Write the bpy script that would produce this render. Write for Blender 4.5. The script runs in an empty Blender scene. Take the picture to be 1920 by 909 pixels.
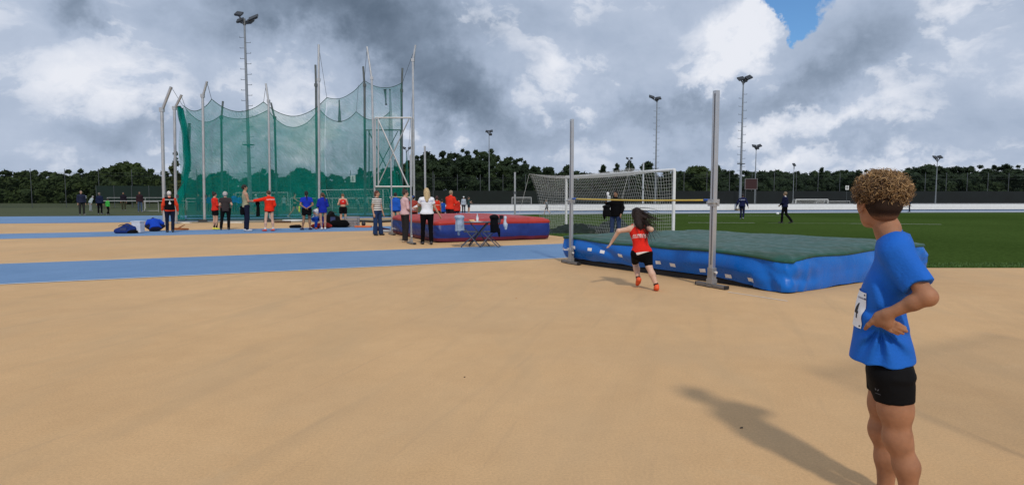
import bpy, bmesh, math, random
import numpy as np
from mathutils import Vector, Matrix, noise as mnoise
from mathutils.bvhtree import BVHTree
random.seed(7)
rng = np.random.default_rng(7)
R = math.radians
SC = bpy.context.scene
COL = SC.collection

# ------------------------------------------------------------------ camera
CAM_H, FOC, PITCH = 1.45, 1130.0, R(4.28)
cam_d = bpy.data.cameras.new('camera'); cam_d.sensor_width = 36.0
cam_d.lens = 36.0 * FOC / 1920.0; cam_d.clip_start = 0.05; cam_d.clip_end = 3000.0
cam = bpy.data.objects.new('camera', cam_d); COL.objects.link(cam)
cam.location = (0, 0, CAM_H); cam.rotation_euler = (R(90) - PITCH, 0, 0)
SC.camera = cam

# ------------------------------------------------------------------ sun, sky
SUN_EL, SUN_AZ = R(42.5), R(167.5)          # azimuth clockwise from +Y: behind the camera, to the right
sun_d = bpy.data.lights.new('sun', 'SUN'); sun_d.energy = 2.0; sun_d.angle = R(4.4); sun_d.color = (1.0, 0.92, 0.79)
sun = bpy.data.objects.new('sun', sun_d); COL.objects.link(sun)
to_sun = Vector((math.sin(SUN_AZ) * math.cos(SUN_EL), math.cos(SUN_AZ) * math.cos(SUN_EL), math.sin(SUN_EL)))
sun.rotation_euler = to_sun.to_track_quat('Z', 'Y').to_euler()
SC.view_settings.view_transform = 'Standard'; SC.view_settings.look = 'None'
SC.view_settings.exposure = 0.05; SC.view_settings.gamma = 1.0
SC.cycles.max_bounces = 6; SC.cycles.transparent_max_bounces = 24

world = bpy.data.worlds.new('World'); SC.world = world; world.use_nodes = True

class NT:
    """small node-tree writer"""
    def __init__(s, tree): s.t = tree; s.n = tree.nodes; s.l = tree.links
    def put(s, sock, v):
        if v is None: return
        if hasattr(v, 'is_output'): s.l.new(v, sock)
        else: sock.default_value = v
    def math(s, op, a, b=None, c=None, clamp=False):
        n = s.n.new('ShaderNodeMath'); n.operation = op; n.use_clamp = clamp
        s.put(n.inputs[0], a); s.put(n.inputs[1], b)
        if c is not None: s.put(n.inputs[2], c)
        return n.outputs[0]
    def vmath(s, op, a, b=None, out=0):
        n = s.n.new('ShaderNodeVectorMath'); n.operation = op
        s.put(n.inputs[0], a)
        if b is not None: s.put(n.inputs['Scale'] if op == 'SCALE' else n.inputs[1], b)
        return n.outputs[out]
    def noise(s, vec, scale, detail=4, rough=0.5, dist=0.0, out=0, dim='3D'):
        n = s.n.new('ShaderNodeTexNoise'); n.noise_dimensions = dim
        if vec is not None: s.put(n.inputs['Vector'], vec)
        n.inputs['Scale'].default_value = scale; n.inputs['Detail'].default_value = detail
        n.inputs['Roughness'].default_value = rough; n.inputs['Distortion'].default_value = dist
        return n.outputs[out]
    def ramp(s, fac, stops, interp='LINEAR'):
        n = s.n.new('ShaderNodeValToRGB'); e = n.color_ramp.elements; n.color_ramp.interpolation = interp
        while len(e) < len(stops): e.new(0.5)
        for k, (p, c) in enumerate(stops):
            e[k].position = p; e[k].color = (c[0], c[1], c[2], 1) if not isinstance(c, (int, float)) else (c, c, c, 1)
        s.put(n.inputs[0], fac); return n.outputs[0]
    def mixc(s, fac, a, b, mode='MIX'):
        n = s.n.new('ShaderNodeMix'); n.data_type = 'RGBA'; n.blend_type = mode
        s.put(n.inputs[0], fac)
        for k, v in ((6, a), (7, b)):
            if isinstance(v, tuple) and len(v) == 3: v = v + (1.0,)
            s.put(n.inputs[k], v)
        return n.outputs[2]

def build_world():
    t = NT(world.node_tree); t.n.clear()
    out = t.n.new('ShaderNodeOutputWorld'); bg = t.n.new('ShaderNodeBackground'); bg.inputs[1].default_value = 0.1
    sky = t.n.new('ShaderNodeTexSky'); sky.sky_type = 'NISHITA'; sky.sun_disc = False
    sky.sun_elevation = SUN_EL; sky.sun_rotation = SUN_AZ; sky.air_density = 1.0; sky.ozone_density = 2.0
    tc = t.n.new('ShaderNodeTexCoord'); d = tc.outputs['Generated']
    sep = t.n.new('ShaderNodeSeparateXYZ'); t.l.new(d, sep.inputs[0])
    x, y, z = sep.outputs
    ys = t.math('MAXIMUM', y, 0.08)
    a = t.math('DIVIDE', x, ys); b = t.math('DIVIDE', z, ys)
    # cloud deck: horizontal sheet, so clouds crowd towards the horizon
    zz = t.math('ADD', t.math('MAXIMUM', z, 0.0), 0.16)
    comb = t.n.new('ShaderNodeCombineXYZ')
    t.l.new(t.math('DIVIDE', x, zz), comb.inputs[0]); t.l.new(t.math('DIVIDE', y, zz), comb.inputs[1]); comb.inputs[2].default_value = 3.7
    deck = comb.outputs[0]
    ab = t.n.new('ShaderNodeCombineXYZ'); t.l.new(a, ab.inputs[0]); t.l.new(b, ab.inputs[1])
    warp = t.noise(d, 4.0, 5, 0.6, 0.0, out=1)
    dw = t.vmath('ADD', d, t.vmath('SCALE', t.vmath('SUBTRACT', warp, (0.5, 0.5, 0.5)), 0.10))
    stretch = t.vmath('MULTIPLY', dw, (1.0, 1.0, 1.7))
    n1 = t.noise(deck, 0.55, 6, 0.55, 0.3)
    n2 = t.noise(stretch, 5.5, 10, 0.58, 0.0)
    n3 = t.noise(stretch, 15.0, 8, 0.62, 0.0)
    wob = t.vmath('SCALE', t.vmath('SUBTRACT', t.noise(d, 7.0, 6, 0.62, 0.0, out=1), (0.5, 0.5, 0.5)), 0.24)
    abw = t.vmath('ADD', ab.outputs[0], wob)
    sepw = t.n.new('ShaderNodeSeparateXYZ'); t.l.new(abw, sepw.inputs[0]); aw, bw = sepw.outputs[0], sepw.outputs[1]
    def blob(px, py, rx, ry, rot=0.0):
        ca, cb = (px - 960) / FOC, (370 - py) / FOC
        u = t.math('SUBTRACT', aw, ca); v = t.math('SUBTRACT', bw, cb)
        c, s_ = math.cos(R(rot)), math.sin(R(rot))
        p = t.math('ADD', t.math('MULTIPLY', u, c / (rx / FOC)), t.math('MULTIPLY', v, s_ / (rx / FOC)))
        q = t.math('ADD', t.math('MULTIPLY', u, -s_ / (ry / FOC)), t.math('MULTIPLY', v, c / (ry / FOC)))
        r2 = t.math('ADD', t.math('MULTIPLY', p, p), t.math('MULTIPLY', q, q))
        return t.math('EXPONENT', t.math('MULTIPLY', r2, -1.0))
    BL = [  # brightness of the cloud masses: px, py, half sizes, tilt, weight
        (690, 45, 250, 70, -8, -.62), (800, 130, 130, 45, -25, -.34), (560, 10, 120, 40, 0, -.30),
        (215, 110, 110, 75, 0, .30), (400, 150, 150, 60, -20, .16), (235, 250, 140, 60, 8, -.36), (170, 40, 50, 40, 0, -.45),
        (120, 330, 260, 30, 0, .10), (560, 210, 90, 40, 0, .22), (470, 260, 160, 40, 0, -.06),
        (870, 200, 110, 60, -20, -.40), (905, 60, 60, 90, 20, .20), (820, 250, 70, 30, 0, .22), (890, 295, 60, 28, 0, .24),
        (1010, 180, 60, 45, 30, .34), (1110, 170, 60, 26, 10, .20), (1050, 60, 90, 70, 0, .10), (1100, 240, 170, 30, 4, -.20),
        (1330, 150, 95, 30, 42, .48), (1398, 72, 52, 34, 30, .50), (1590, 130, 230, 60, 36, -.30), (1740, 45, 70, 40, 30, .26),
        (1430, 255, 110, 26, 18, .34), (1560, 240, 90, 24, 20, .18), (1290, 225, 130, 34, 12, -.26), (1700, 200, 120, 30, 12, .12),
        (1600, 275, 150, 22, 6, -.22), (1420, 320, 130, 16, 2, .25), (1700, 320, 110, 18, 5, .22), (1180, 300, 120, 20, 2, -.05),
        (1500, 180, 160, 30, 30, -.16)]
    acc = None; pos = None
    for (px, py, rx, ry, rot, w) in BL:
        bl_ = blob(px, py, rx, ry, rot); g = t.math('MULTIPLY', bl_, w * (.78 if w < -.5 else .78 if w < 0 else .45))
        acc = g if acc is None else t.math('ADD', acc, g)
        g = t.math('MULTIPLY', bl_, w * (1.0 if w > 0 else .60)); pos = g if pos is None else t.math('ADD', pos, g)
    # soft grey bodies of the clouds
    body = t.math('ADD', t.math('MULTIPLY', t.math('SUBTRACT', n1, 0.5), 0.45), t.math('MULTIPLY', t.math('SUBTRACT', n2, 0.5), 0.62))
    body = t.math('ADD', body, t.math('MULTIPLY', t.math('SUBTRACT', n3, 0.5), 0.12))
    val = t.math('ADD', t.math('ADD', body, acc), 0.61, clamp=True)
    grey = t.ramp(val, [(0.0, (.105, .145, .205)), (0.25, (.215, .275, .37)), (0.5, (.37, .445, .575)), (0.75, (.52, .59, .72)), (1.0, (.66, .71, .81))])
    # sunlit puffs with crisp cauliflower edges
    bil = t.math('ABSOLUTE', t.math('SUBTRACT', t.math('MULTIPLY', t.noise(stretch, 7.5, 8, .55, .0), 2.0), 1.0))
    pf = t.math('ADD', t.math('MULTIPLY', t.math('SUBTRACT', n2, 0.5), 1.25), t.math('MULTIPLY', t.math('SUBTRACT', n3, 0.5), 0.75))
    pf = t.math('ADD', pf, t.math('MULTIPLY', t.math('SUBTRACT', .22, bil), 0.60))
    pf = t.math('ADD', t.math('ADD', pf, t.math('MULTIPLY', t.math('SUBTRACT', n1, 0.5), 0.5)), pos)
    pm = t.ramp(pf, [(0.11, 0.0), (0.21, .36), (0.50, 1.0)])
    col = t.mixc(t.math('MULTIPLY', pm, .92), grey, (.80, .82, .88))
    cloud = t.vmath('SCALE', col, 10.0)
    # a gap of clear sky
    gap = t.math('ADD', t.math('MULTIPLY', blob(1458, 8, 98, 42, -6), 1.5), t.math('MULTIPLY', blob(1482, 54, 34, 30, 0), 1.0))
    gap = t.math('ADD', gap, t.math('MULTIPLY', t.math('SUBTRACT', n2, 0.5), 1.2))
    gm = t.ramp(gap, [(0.52, 0.0), (0.82, 1.0)])
    blue = t.mixc(1.0, t.vmath('SCALE', sky.outputs[0], 1.0), (.55, .80, 1.0), 'MULTIPLY')
    skyc = t.mixc(gm, cloud, t.vmath('SCALE', blue, 1.25))
    t.l.new(skyc, bg.inputs[0]); t.l.new(bg.outputs[0], out.inputs[0])
build_world()
try: world.cycles.sampling_method = 'MANUAL'; world.cycles.sample_map_resolution = 512
except Exception: pass

# ------------------------------------------------------------------ pixel <-> world while planning the place
def ray(px, py):
    u, v = (px - 960) / FOC, (454.5 - py) / FOC
    return Vector((u, math.cos(PITCH) + v * math.sin(PITCH), -math.sin(PITCH) + v * math.cos(PITCH)))
def G(px, py, z=0.0):
    d = ray(px, py); t = (z - CAM_H) / d.z
    return Vector((d.x * t, d.y * t, z))
def P(px, py, Y):
    d = ray(px, py); t = Y / d.y
    return Vector((d.x * t, Y, CAM_H + d.z * t))

# ------------------------------------------------------------------ materials
_M = {}
def mat(name, color, rough=0.7, metal=0.0, var=0.12, vscale=6.0, bump=0.0, bscale=60.0, spec=0.5, sss=0.0, coat=0.0, detail=4):
    key = (name, tuple(round(c, 4) for c in color), rough)
    if key in _M: return _M[key]
    m = bpy.data.materials.new(name); m.use_nodes = True; t = NT(m.node_tree)
    b = t.n['Principled BSDF']; b.inputs['Roughness'].default_value = rough; b.inputs['Metallic'].default_value = metal
    b.inputs['Specular IOR Level'].default_value = spec
    if coat: b.inputs['Coat Weight'].default_value = coat; b.inputs['Coat Roughness'].default_value = 0.25
    tc = t.n.new('ShaderNodeTexCoord'); o = tc.outputs['Object']
    if var > 0:
        n = t.noise(o, vscale, detail, 0.6)
        lo = tuple(c * (1 - var) for c in color); hi = tuple(min(1, c * (1 + var)) for c in color)
        t.l.new(t.ramp(n, [(0.3, lo), (0.7, hi)]), b.inputs['Base Color'])
    else: b.inputs['Base Color'].default_value = (*color, 1)
    if sss: b.inputs['Subsurface Weight'].default_value = sss; b.inputs['Subsurface Radius'].default_value = (0.02, 0.008, 0.004)
    if bump:
        bn = t.n.new('ShaderNodeBump'); bn.inputs['Strength'].default_value = bump; bn.inputs['Distance'].default_value = 0.02
        t.l.new(t.noise(o, bscale, 5, 0.6), bn.inputs['Height']); t.l.new(bn.outputs[0], b.inputs['Normal'])
    _M[key] = m; return m
def cloth(c, rough=0.9):
    if max(c) < .02: c = tuple(x * .45 for x in c)
    return mat('cloth', c, rough, 0, 0.12, 9.0, 0.5, 26.0, 0.10)
def skin(c): return mat('skin', c, 0.55, 0, 0.10, 14.0, 0.08, 120.0, 0.4, 0.08)
def hairm(c): return mat('hair', c, 0.6, 0, 0.45, 45.0, 0.9, 70.0, 0.3)
STEEL = mat('galvanised_steel', (.50, .51, .52), 0.42, 0.75, 0.12, 3.0, 0.05)
ALU = mat('aluminium', (.55, .56, .57), 0.35, 0.85, 0.08, 4.0)
DSTEEL = mat('dark_steel', (.10, .11, .12), 0.5, 0.5, 0.15, 3.0)
WHITE = mat('white_paint', (.78, .79, .80), 0.5, 0, 0.05, 4.0)
BLACK = mat('black_plastic', (.015, .016, .018), 0.55, 0, 0.2, 8.0)
WTAPE = mat('white_print', (.75, .75, .76), 0.6, 0, 0.03, 8.0)
def ink(c): return mat('print', c, 0.7, 0, 0.0)

# ------------------------------------------------------------------ object helpers
def tag(o, label=None, cat=None, group=None, kind=None):
    if label: o['label'] = label
    if cat: o['category'] = cat
    if group: o['group'] = group
    if kind: o['kind'] = kind
    return o
def empty(name, loc=(0, 0, 0), rz=0.0):
    o = bpy.data.objects.new(name, None); COL.objects.link(o); o.location = loc; o.rotation_euler = (0, 0, rz); o.empty_display_size = 0.2
    return o
def link_mesh(name, me, m, parent=None, smooth=False):
    if m is not None: me.materials.append(m)
    if smooth and len(me.polygons): me.polygons.foreach_set('use_smooth', [True] * len(me.polygons))
    o = bpy.data.objects.new(name, me); COL.objects.link(o)
    if parent is not None: o.parent = parent
    return o
class MB:
    def __init__(s): s.v = []; s.f = []
    def add(s, vs, fs):
        n = len(s.v); s.v += [tuple(v) for v in vs]; s.f += [tuple(i + n for i in f) for f in fs]; return s
    def quad(s, a, b, c, d): return s.add([a, b, c, d], [(0, 1, 2, 3)])
    def box(s, c, size, rz=0.0, M=None):
        hx, hy, hz = size[0] / 2, size[1] / 2, size[2] / 2; c = Vector(c)
        M = M or Matrix.Rotation(rz, 3, 'Z')
        vs = [c + M @ Vector((x * hx, y * hy, z * hz)) for x, y, z in ((-1, -1, -1), (1, -1, -1), (1, 1, -1), (-1, 1, -1), (-1, -1, 1), (1, -1, 1), (1, 1, 1), (-1, 1, 1))]
        return s.add(vs, [(3, 2, 1, 0), (4, 5, 6, 7), (0, 1, 5, 4), (1, 2, 6, 5), (2, 3, 7, 6), (3, 0, 4, 7)])
    def bar(s, a, b, w, h):      # rectangular bar between two points
        a, b = Vector(a), Vector(b); d = (b - a); z = d.normalized()      # w: upright extent, h: thickness
        y = Vector((0, 0, 1)) - z * z.z; y = y.normalized() if y.length > .05 else Vector((0, 1, 0)); x = y.cross(z)
        return s.box((a + b) / 2, (h, w, d.length), M=Matrix((x, y, z)).transposed())
    def tube(s, a, b, ra, rb=None, n=8, cap=True):
        rb = ra if rb is None else rb; a, b = Vector(a), Vector(b)
        q = (b - a).to_track_quat('Z', 'Y').to_matrix()
        vs = []
        for p, r in ((a, ra), (b, rb)):
            for k in range(n):
                t = 2 * math.pi * k / n; vs.append(p + q @ Vector((r * math.cos(t), r * math.sin(t), 0)))
        fs = [(k, (k + 1) % n, n + (k + 1) % n, n + k) for k in range(n)]
        if cap: fs += [tuple(range(n - 1, -1, -1)), tuple(range(n, 2 * n))]
        return s.add(vs, fs)
    def path(s, pts, r, n=6):
        for a, b in zip(pts[:-1], pts[1:]): s.tube(a, b, r, n=n)
        return s
    def sheet(s, rows):          # rows of equal-length point lists
        m = len(rows[0]); vs = [p for r in rows for p in r]
        return s.add(vs, [(i * m + j, i * m + j + 1, (i + 1) * m + j + 1, (i + 1) * m + j) for i in range(len(rows) - 1) for j in range(m - 1)])
    def ctube(s, pts, r, n=8):   # one continuous tube along a path
        pts = [Vector(p) for p in pts]; vs = []; a = None
        for j, p in enumerate(pts):
            t = (pts[min(j + 1, len(pts) - 1)] - pts[max(j - 1, 0)]).normalized(); a = t.orthogonal().normalized() if a is None else (a - t * a.dot(t)).normalized(); c = t.cross(a)
            vs += [p + (a * math.cos(2 * math.pi * k / n) + c * math.sin(2 * math.pi * k / n)) * r for k in range(n)]
        fs = [(j * n + k, j * n + (k + 1) % n, (j + 1) * n + (k + 1) % n, (j + 1) * n + k) for j in range(len(pts) - 1) for k in range(n)]
        return s.add(vs, fs + [tuple(range(n - 1, -1, -1)), tuple(range((len(pts) - 1) * n, len(pts) * n))])
    def build(s, name, m, parent=None, smooth=False):
        me = bpy.data.meshes.new(name); me.from_pydata(s.v, [], s.f); me.update()
        return link_mesh(name, me, m, parent, smooth)
def round_obj(o, w=0.01, seg=2):
    b = o.modifiers.new('bevel', 'BEVEL'); b.width = w; b.segments = seg; b.limit_method = 'ANGLE'; b.angle_limit = R(50)
    return o
def copy_tree(o, parent=None):
    c = o.copy(); COL.objects.link(c); c.parent = parent
    for ch in list(o.children): copy_tree(ch, c)
    return c

# ------------------------------------------------------------------ implicit surfaces (smooth unions meshed by surface nets)
class Sdf:
    def __init__(s): s.p = []; s.cut = []; s.folds = None
    def cone(s, a, b, ra, rb, k=0.03, cuts=()):
        a, b = np.array(a, float), np.array(b, float); r = max(ra, rb)
        s.p.append(('c', a, b, ra, rb, k, cuts, np.minimum(a, b) - r, np.maximum(a, b) + r)); return s
    def ell(s, c, r, k=0.03, M=None, cuts=()):
        c, r = np.array(c, float), np.array(r, float); m = np.array(M, float) if M is not None else None; e = r.max() if m is not None else r
        s.p.append(('e', c, r, m, 0, k, cuts, c - e, c + e)); return s
    def loft(s, zs, cx, cy, a, b, k=0.03, cuts=(), pw=2.0):
        zs, cx, cy, a, b = [np.array(q, float) for q in (zs, cx, cy, a, b)]
        lo = np.array([(cx - a).min(), (cy - b).min(), zs[0]]); hi = np.array([(cx + a).max(), (cy + b).max(), zs[-1]])
        s.p.append(('l', zs, cx, cy, (a, b, pw), k, cuts, lo, hi)); return s
    def mesh(s, vox, pad=0.0):
        lo = np.min([q[7] for q in s.p], axis=0) - 3 * vox - pad; hi = np.max([q[8] for q in s.p], axis=0) + 3 * vox + pad
        n = np.ceil((hi - lo) / vox).astype(int) + 1
        F = np.full(n, 1.0, np.float32); ax = [lo[i] + vox * np.arange(n[i]) for i in range(3)]
        for q in s.p:
            kind, k, cuts = q[0], q[5], q[6]; m = k + 2.5 * vox + pad
            i0 = np.maximum(0, np.floor((q[7] - m - lo) / vox).astype(int)); i1 = np.minimum(n, np.ceil((q[8] + m - lo) / vox).astype(int) + 1)
            sl = tuple(slice(i0[i], i1[i]) for i in range(3))
            X, Y, Z = np.meshgrid(*[ax[i][sl[i]] for i in range(3)], indexing='ij')
            if kind == 'c':
                a, b, ra, rb = q[1:5]; d = b - a; L = max(1e-9, float(d @ d))
                t = np.clip(((X - a[0]) * d[0] + (Y - a[1]) * d[1] + (Z - a[2]) * d[2]) / L, 0, 1)
                D = np.sqrt((X - a[0] - t * d[0])**2 + (Y - a[1] - t * d[1])**2 + (Z - a[2] - t * d[2])**2) - (ra + (rb - ra) * t)
            elif kind == 'e':
                c, r, M = q[1:4]; x, y, z = X - c[0], Y - c[1], Z - c[2]
                if M is not None: x, y, z = (M[0, 0]*x + M[1, 0]*y + M[2, 0]*z, M[0, 1]*x + M[1, 1]*y + M[2, 1]*z, M[0, 2]*x + M[1, 2]*y + M[2, 2]*z)
                k0 = np.sqrt((x / r[0])**2 + (y / r[1])**2 + (z / r[2])**2); k1 = np.sqrt((x / r[0]**2)**2 + (y / r[1]**2)**2 + (z / r[2]**2)**2) + 1e-9
                D = k0 * (k0 - 1) / k1
            else:
                zs, cx, cy, (a, b, pw) = q[1:5]
                cX, cY, A, B = [np.interp(Z, zs, w) for w in (cx, cy, a, b)]
                rr = (np.abs((X - cX) / A)**pw + np.abs((Y - cY) / B)**pw)**(1 / pw)
                D = np.maximum((rr - 1) * np.minimum(A, B), np.maximum(zs[0] - Z, Z - zs[-1]))
            for (cp, cn) in cuts:
                D = np.maximum(D, (X - cp[0]) * cn[0] + (Y - cp[1]) * cn[1] + (Z - cp[2]) * cn[2])
            f = F[sl]; h = np.clip(.5 + .5 * (f - D) / k, 0, 1)
            F[sl] = f * (1 - h) + D * h - k * h * (1 - h)
        if s.cut or s.folds:
            X, Y, Z = np.meshgrid(*ax, indexing='ij')
            if s.folds: F = F + s.folds(X, Y, Z).astype(np.float32)
            for (cp, cn) in s.cut:
                F = np.maximum(F, ((X - cp[0]) * cn[0] + (Y - cp[1]) * cn[1] + (Z - cp[2]) * cn[2]).astype(np.float32))
        return nets(F, lo, vox)
def nets(F, lo, h):
    F = F.copy(); F[0] = F[-1] = 1; F[:, 0] = F[:, -1] = 1; F[:, :, 0] = F[:, :, -1] = 1
    F[np.abs(F) < 1e-7] = 1e-7
    n = np.array(F.shape); cn = n - 1; acc = np.zeros((int(cn.prod()), 3)); cnt = np.zeros(int(cn.prod()))
    def cid(i, j, k): return (i * cn[1] + j) * cn[2] + k
    quads = []
    for axis in range(3):
        u, v = (axis + 1) % 3, (axis + 2) % 3
        s0 = [slice(None)] * 3; s1 = [slice(None)] * 3; s0[axis] = slice(0, -1); s1[axis] = slice(1, None)
        A, B = F[tuple(s0)], F[tuple(s1)]
        idx = np.array(np.nonzero((A < 0) != (B < 0)))
        fa, fb = A[tuple(idx)], B[tuple(idx)]; t = fa / (fa - fb)
        pos = idx.T.astype(float); pos[:, axis] += t
        cs = []
        for du, dv in ((-1, -1), (0, -1), (0, 0), (-1, 0)):
            c = idx.copy(); c[u] += du; c[v] += dv; c[u] = np.clip(c[u], 0, cn[u] - 1); c[v] = np.clip(c[v], 0, cn[v] - 1)
            q = cid(*c); cs.append(q); np.add.at(acc, q, pos); np.add.at(cnt, q, 1)
        Q = np.array(cs).T; flip = fa > 0; Q[flip] = Q[flip][:, ::-1]; quads.append(Q)
    Q = np.concatenate(quads); used = np.nonzero(cnt)[0]; mp = -np.ones(len(cnt), int); mp[used] = np.arange(len(used))
    V = acc[used] / cnt[used][:, None] * h + lo
    return V, mp[Q]
def sdf_obj(name, sd, vox, m, parent=None, scale=1.0, pad=0.0):
    V, Q = sd.mesh(vox, pad)
    me = bpy.data.meshes.new(name); me.from_pydata((V * scale).tolist(), [], Q.tolist()); me.update()
    return link_mesh(name, me, m, parent, True)
def sines(seed, freq, n=6):
    r = np.random.default_rng(seed); ks = r.normal(size=(n, 3)) * freq; ph = r.uniform(0, 6.28, n)
    return lambda X, Y, Z: sum(np.sin(X * k[0] + Y * k[1] + Z * k[2] + p) for k, p in zip(ks, ph)) / n

# writing laid onto a surface: glyph outlines are pushed along `dir` onto the target mesh
def decal_text(target, text, size, origin, right, up, m, name='lettering', off=0.004, wx=1.0, dense=True):
    cu = bpy.data.curves.new('txt', 'FONT'); cu.body = text; cu.size = size; cu.align_x = 'CENTER'; cu.align_y = 'CENTER'; cu.resolution_u = 2; cu.offset = size * 0.02
    to = bpy.data.objects.new('txt', cu); COL.objects.link(to)
    dg = bpy.context.evaluated_depsgraph_get(); me = bpy.data.meshes.new_from_object(to.evaluated_get(dg))
    bpy.data.objects.remove(to); bpy.data.curves.remove(cu)
    if dense:
        bm = bmesh.new(); bm.from_mesh(me); bmesh.ops.triangulate(bm, faces=bm.faces)
        for _ in range(2):
            es = [e for e in bm.edges if e.calc_length() > size * 0.25]
            if es: bmesh.ops.subdivide_edges(bm, edges=es, cuts=1); bmesh.ops.triangulate(bm, faces=bm.faces)
        bm.to_mesh(me); bm.free()
    return drape(target, me, origin, right, up, m, name, off, wx)
def drape(target, me, origin, right, up, m, name, off, wx=1.0):
    origin, right, up = Vector(origin), Vector(right).normalized(), Vector(up).normalized(); nrm = right.cross(up)
    if target is not None:
        tm = target.data; bvh = BVHTree.FromPolygons([v.co for v in tm.vertices], [p.vertices[:] for p in tm.polygons])
    for v in me.vertices:
        p = origin + right * v.co.x * wx + up * v.co.y; q = p
        if target is not None:
            hit = bvh.ray_cast(p + nrm * 0.25, -nrm, 0.6)
            if hit[0] is not None: q = hit[0] + nrm * off
            else:
                hn = bvh.find_nearest(p); q = hn[0] + nrm * off if hn[0] is not None else p
        v.co = q
    me.name = name
    return link_mesh(name, me, m, target if target is not None else None)
def grid_mesh(w, h, nx, ny):
    me = bpy.data.meshes.new('grid'); vs = [(w * (i / nx - .5), h * (j / ny - .5), 0) for j in range(ny + 1) for i in range(nx + 1)]
    fs = [(j * (nx + 1) + i, j * (nx + 1) + i + 1, (j + 1) * (nx + 1) + i + 1, (j + 1) * (nx + 1) + i) for j in range(ny) for i in range(nx)]
    me.from_pydata(vs, [], fs); me.update(); return me
# ================================================================== the ground
def ground_mat(name, c0, c1, grain=(1.0, 1.0), gscale=420.0, rough=0.9, big=0.35, tint=None, bump=0.35, spec=0.2, patches=False):
    m = bpy.data.materials.new(name); m.use_nodes = True; t = NT(m.node_tree); b = t.n['Principled BSDF']
    b.inputs['Roughness'].default_value = rough; b.inputs['Specular IOR Level'].default_value = spec
    o = t.n.new('ShaderNodeTexCoord').outputs['Object']
    big_n = t.noise(o, big, 5, 0.62, 0.4); mid = t.noise(o, 3.0, 6, 0.7); sm = t.noise(o, gscale * 0.25, 3, 0.7); fine = t.noise(o, gscale, 2, 0.8)
    col = t.ramp(t.math('ADD', t.math('MULTIPLY', big_n, 0.65), t.math('MULTIPLY', mid, 0.35)), [(0.36, c0), (0.64, c1)])
    g = t.math('ADD', t.math('MULTIPLY', sm, 0.5), t.math('MULTIPLY', fine, 0.5))
    gr = t.ramp(g, [(0.34, grain[0]), (0.66, grain[1])])
    col = t.mixc(1.0, col, gr, 'MULTIPLY')
    if tint:   # wheel-width streaks and scuffs
        st = t.noise(t.vmath('MULTIPLY', o, (1.0, 0.22, 1.0)), 1.3, 4, 0.6); col = t.mixc(t.ramp(st, [(0.5, 0.0), (0.75, 0.5)]), col, tint)
    if patches:    # long faint run-up scuffs, rolled seams and damp-dull areas
        rot = t.n.new('ShaderNodeVectorRotate'); rot.rotation_type = 'Z_AXIS'; rot.inputs['Angle'].default_value = R(18); t.l.new(o, rot.inputs['Vector'])
        ln = t.noise(t.vmath('MULTIPLY', rot.outputs[0], (2.6, .18, 1)), 1.0, 5, .6, .3); col = t.mixc(t.ramp(ln, [(.52, 0.0), (.72, .30)]), col, (.40, .275, .155))
        l2 = t.noise(t.vmath('MULTIPLY', rot.outputs[0], (9, .5, 1)), 1.0, 3, .6, .2); col = t.mixc(t.ramp(l2, [(.62, 0.0), (.72, .16)]), col, (.34, .235, .14))
        pn = t.noise(o, .16, 4, .6, .8); col = t.mixc(t.ramp(pn, [(.45, 0.0), (.68, .38)]), col, (.46, .325, .195))
        p2 = t.noise(o, 1.1, 5, .75, .6); col = t.mixc(t.ramp(p2, [(.60, 0.0), (.72, .22)]), col, (.62, .45, .27))
        sp = t.n.new('ShaderNodeTexVoronoi'); sp.inputs['Scale'].default_value = 90; t.l.new(o, sp.inputs['Vector'])
        col = t.mixc(t.ramp(sp.outputs['Distance'], [(.06, .55), (.13, 0.0)]), col, (.16, .11, .07))
    t.l.new(col, b.inputs['Base Color'])
    bn = t.n.new('ShaderNodeBump'); bn.inputs['Strength'].default_value = bump; bn.inputs['Distance'].default_value = 0.004
    t.l.new(g, bn.inputs['Height']); t.l.new(bn.outputs[0], b.inputs['Normal'])
    return m
TAN = ground_mat('tan_rubber', (.535, .336, .168), (.625, .400, .204), (0.80, 1.16), 260.0, tint=(.46, .32, .18), patches=True)
BLUE_T = ground_mat('blue_rubber', (.125, .228, .395), (.165, .280, .465), (0.8, 1.15), 260.0)
PALE_T = ground_mat('pale_blue_rubber', (.29, .32, .37), (.33, .36, .41), (0.85, 1.1), 200.0)
APRON = ground_mat('worn_concrete', (.24, .20, .14), (.30, .25, .18), (0.8, 1.15), 120.0)
GRASS = ground_mat('turf', (.036, .064, .014), (.055, .092, .022), (0.55, 1.4), 30.0, big=0.08, bump=0.8, spec=0.0)
DGRASS = ground_mat('rough_grass', (.040, .055, .018), (.065, .075, .028), (0.6, 1.3), 20.0, big=0.1)
LINE = mat('line_paint', (.70, .68, .64), 0.8, 0, 0.12, 20.0)

def poly(name, pts, z, m, kind='structure'):
    o = MB().add([(p[0], p[1], z) for p in pts], [tuple(range(len(pts)))]).build(name, m); o['kind'] = kind; return o
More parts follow.
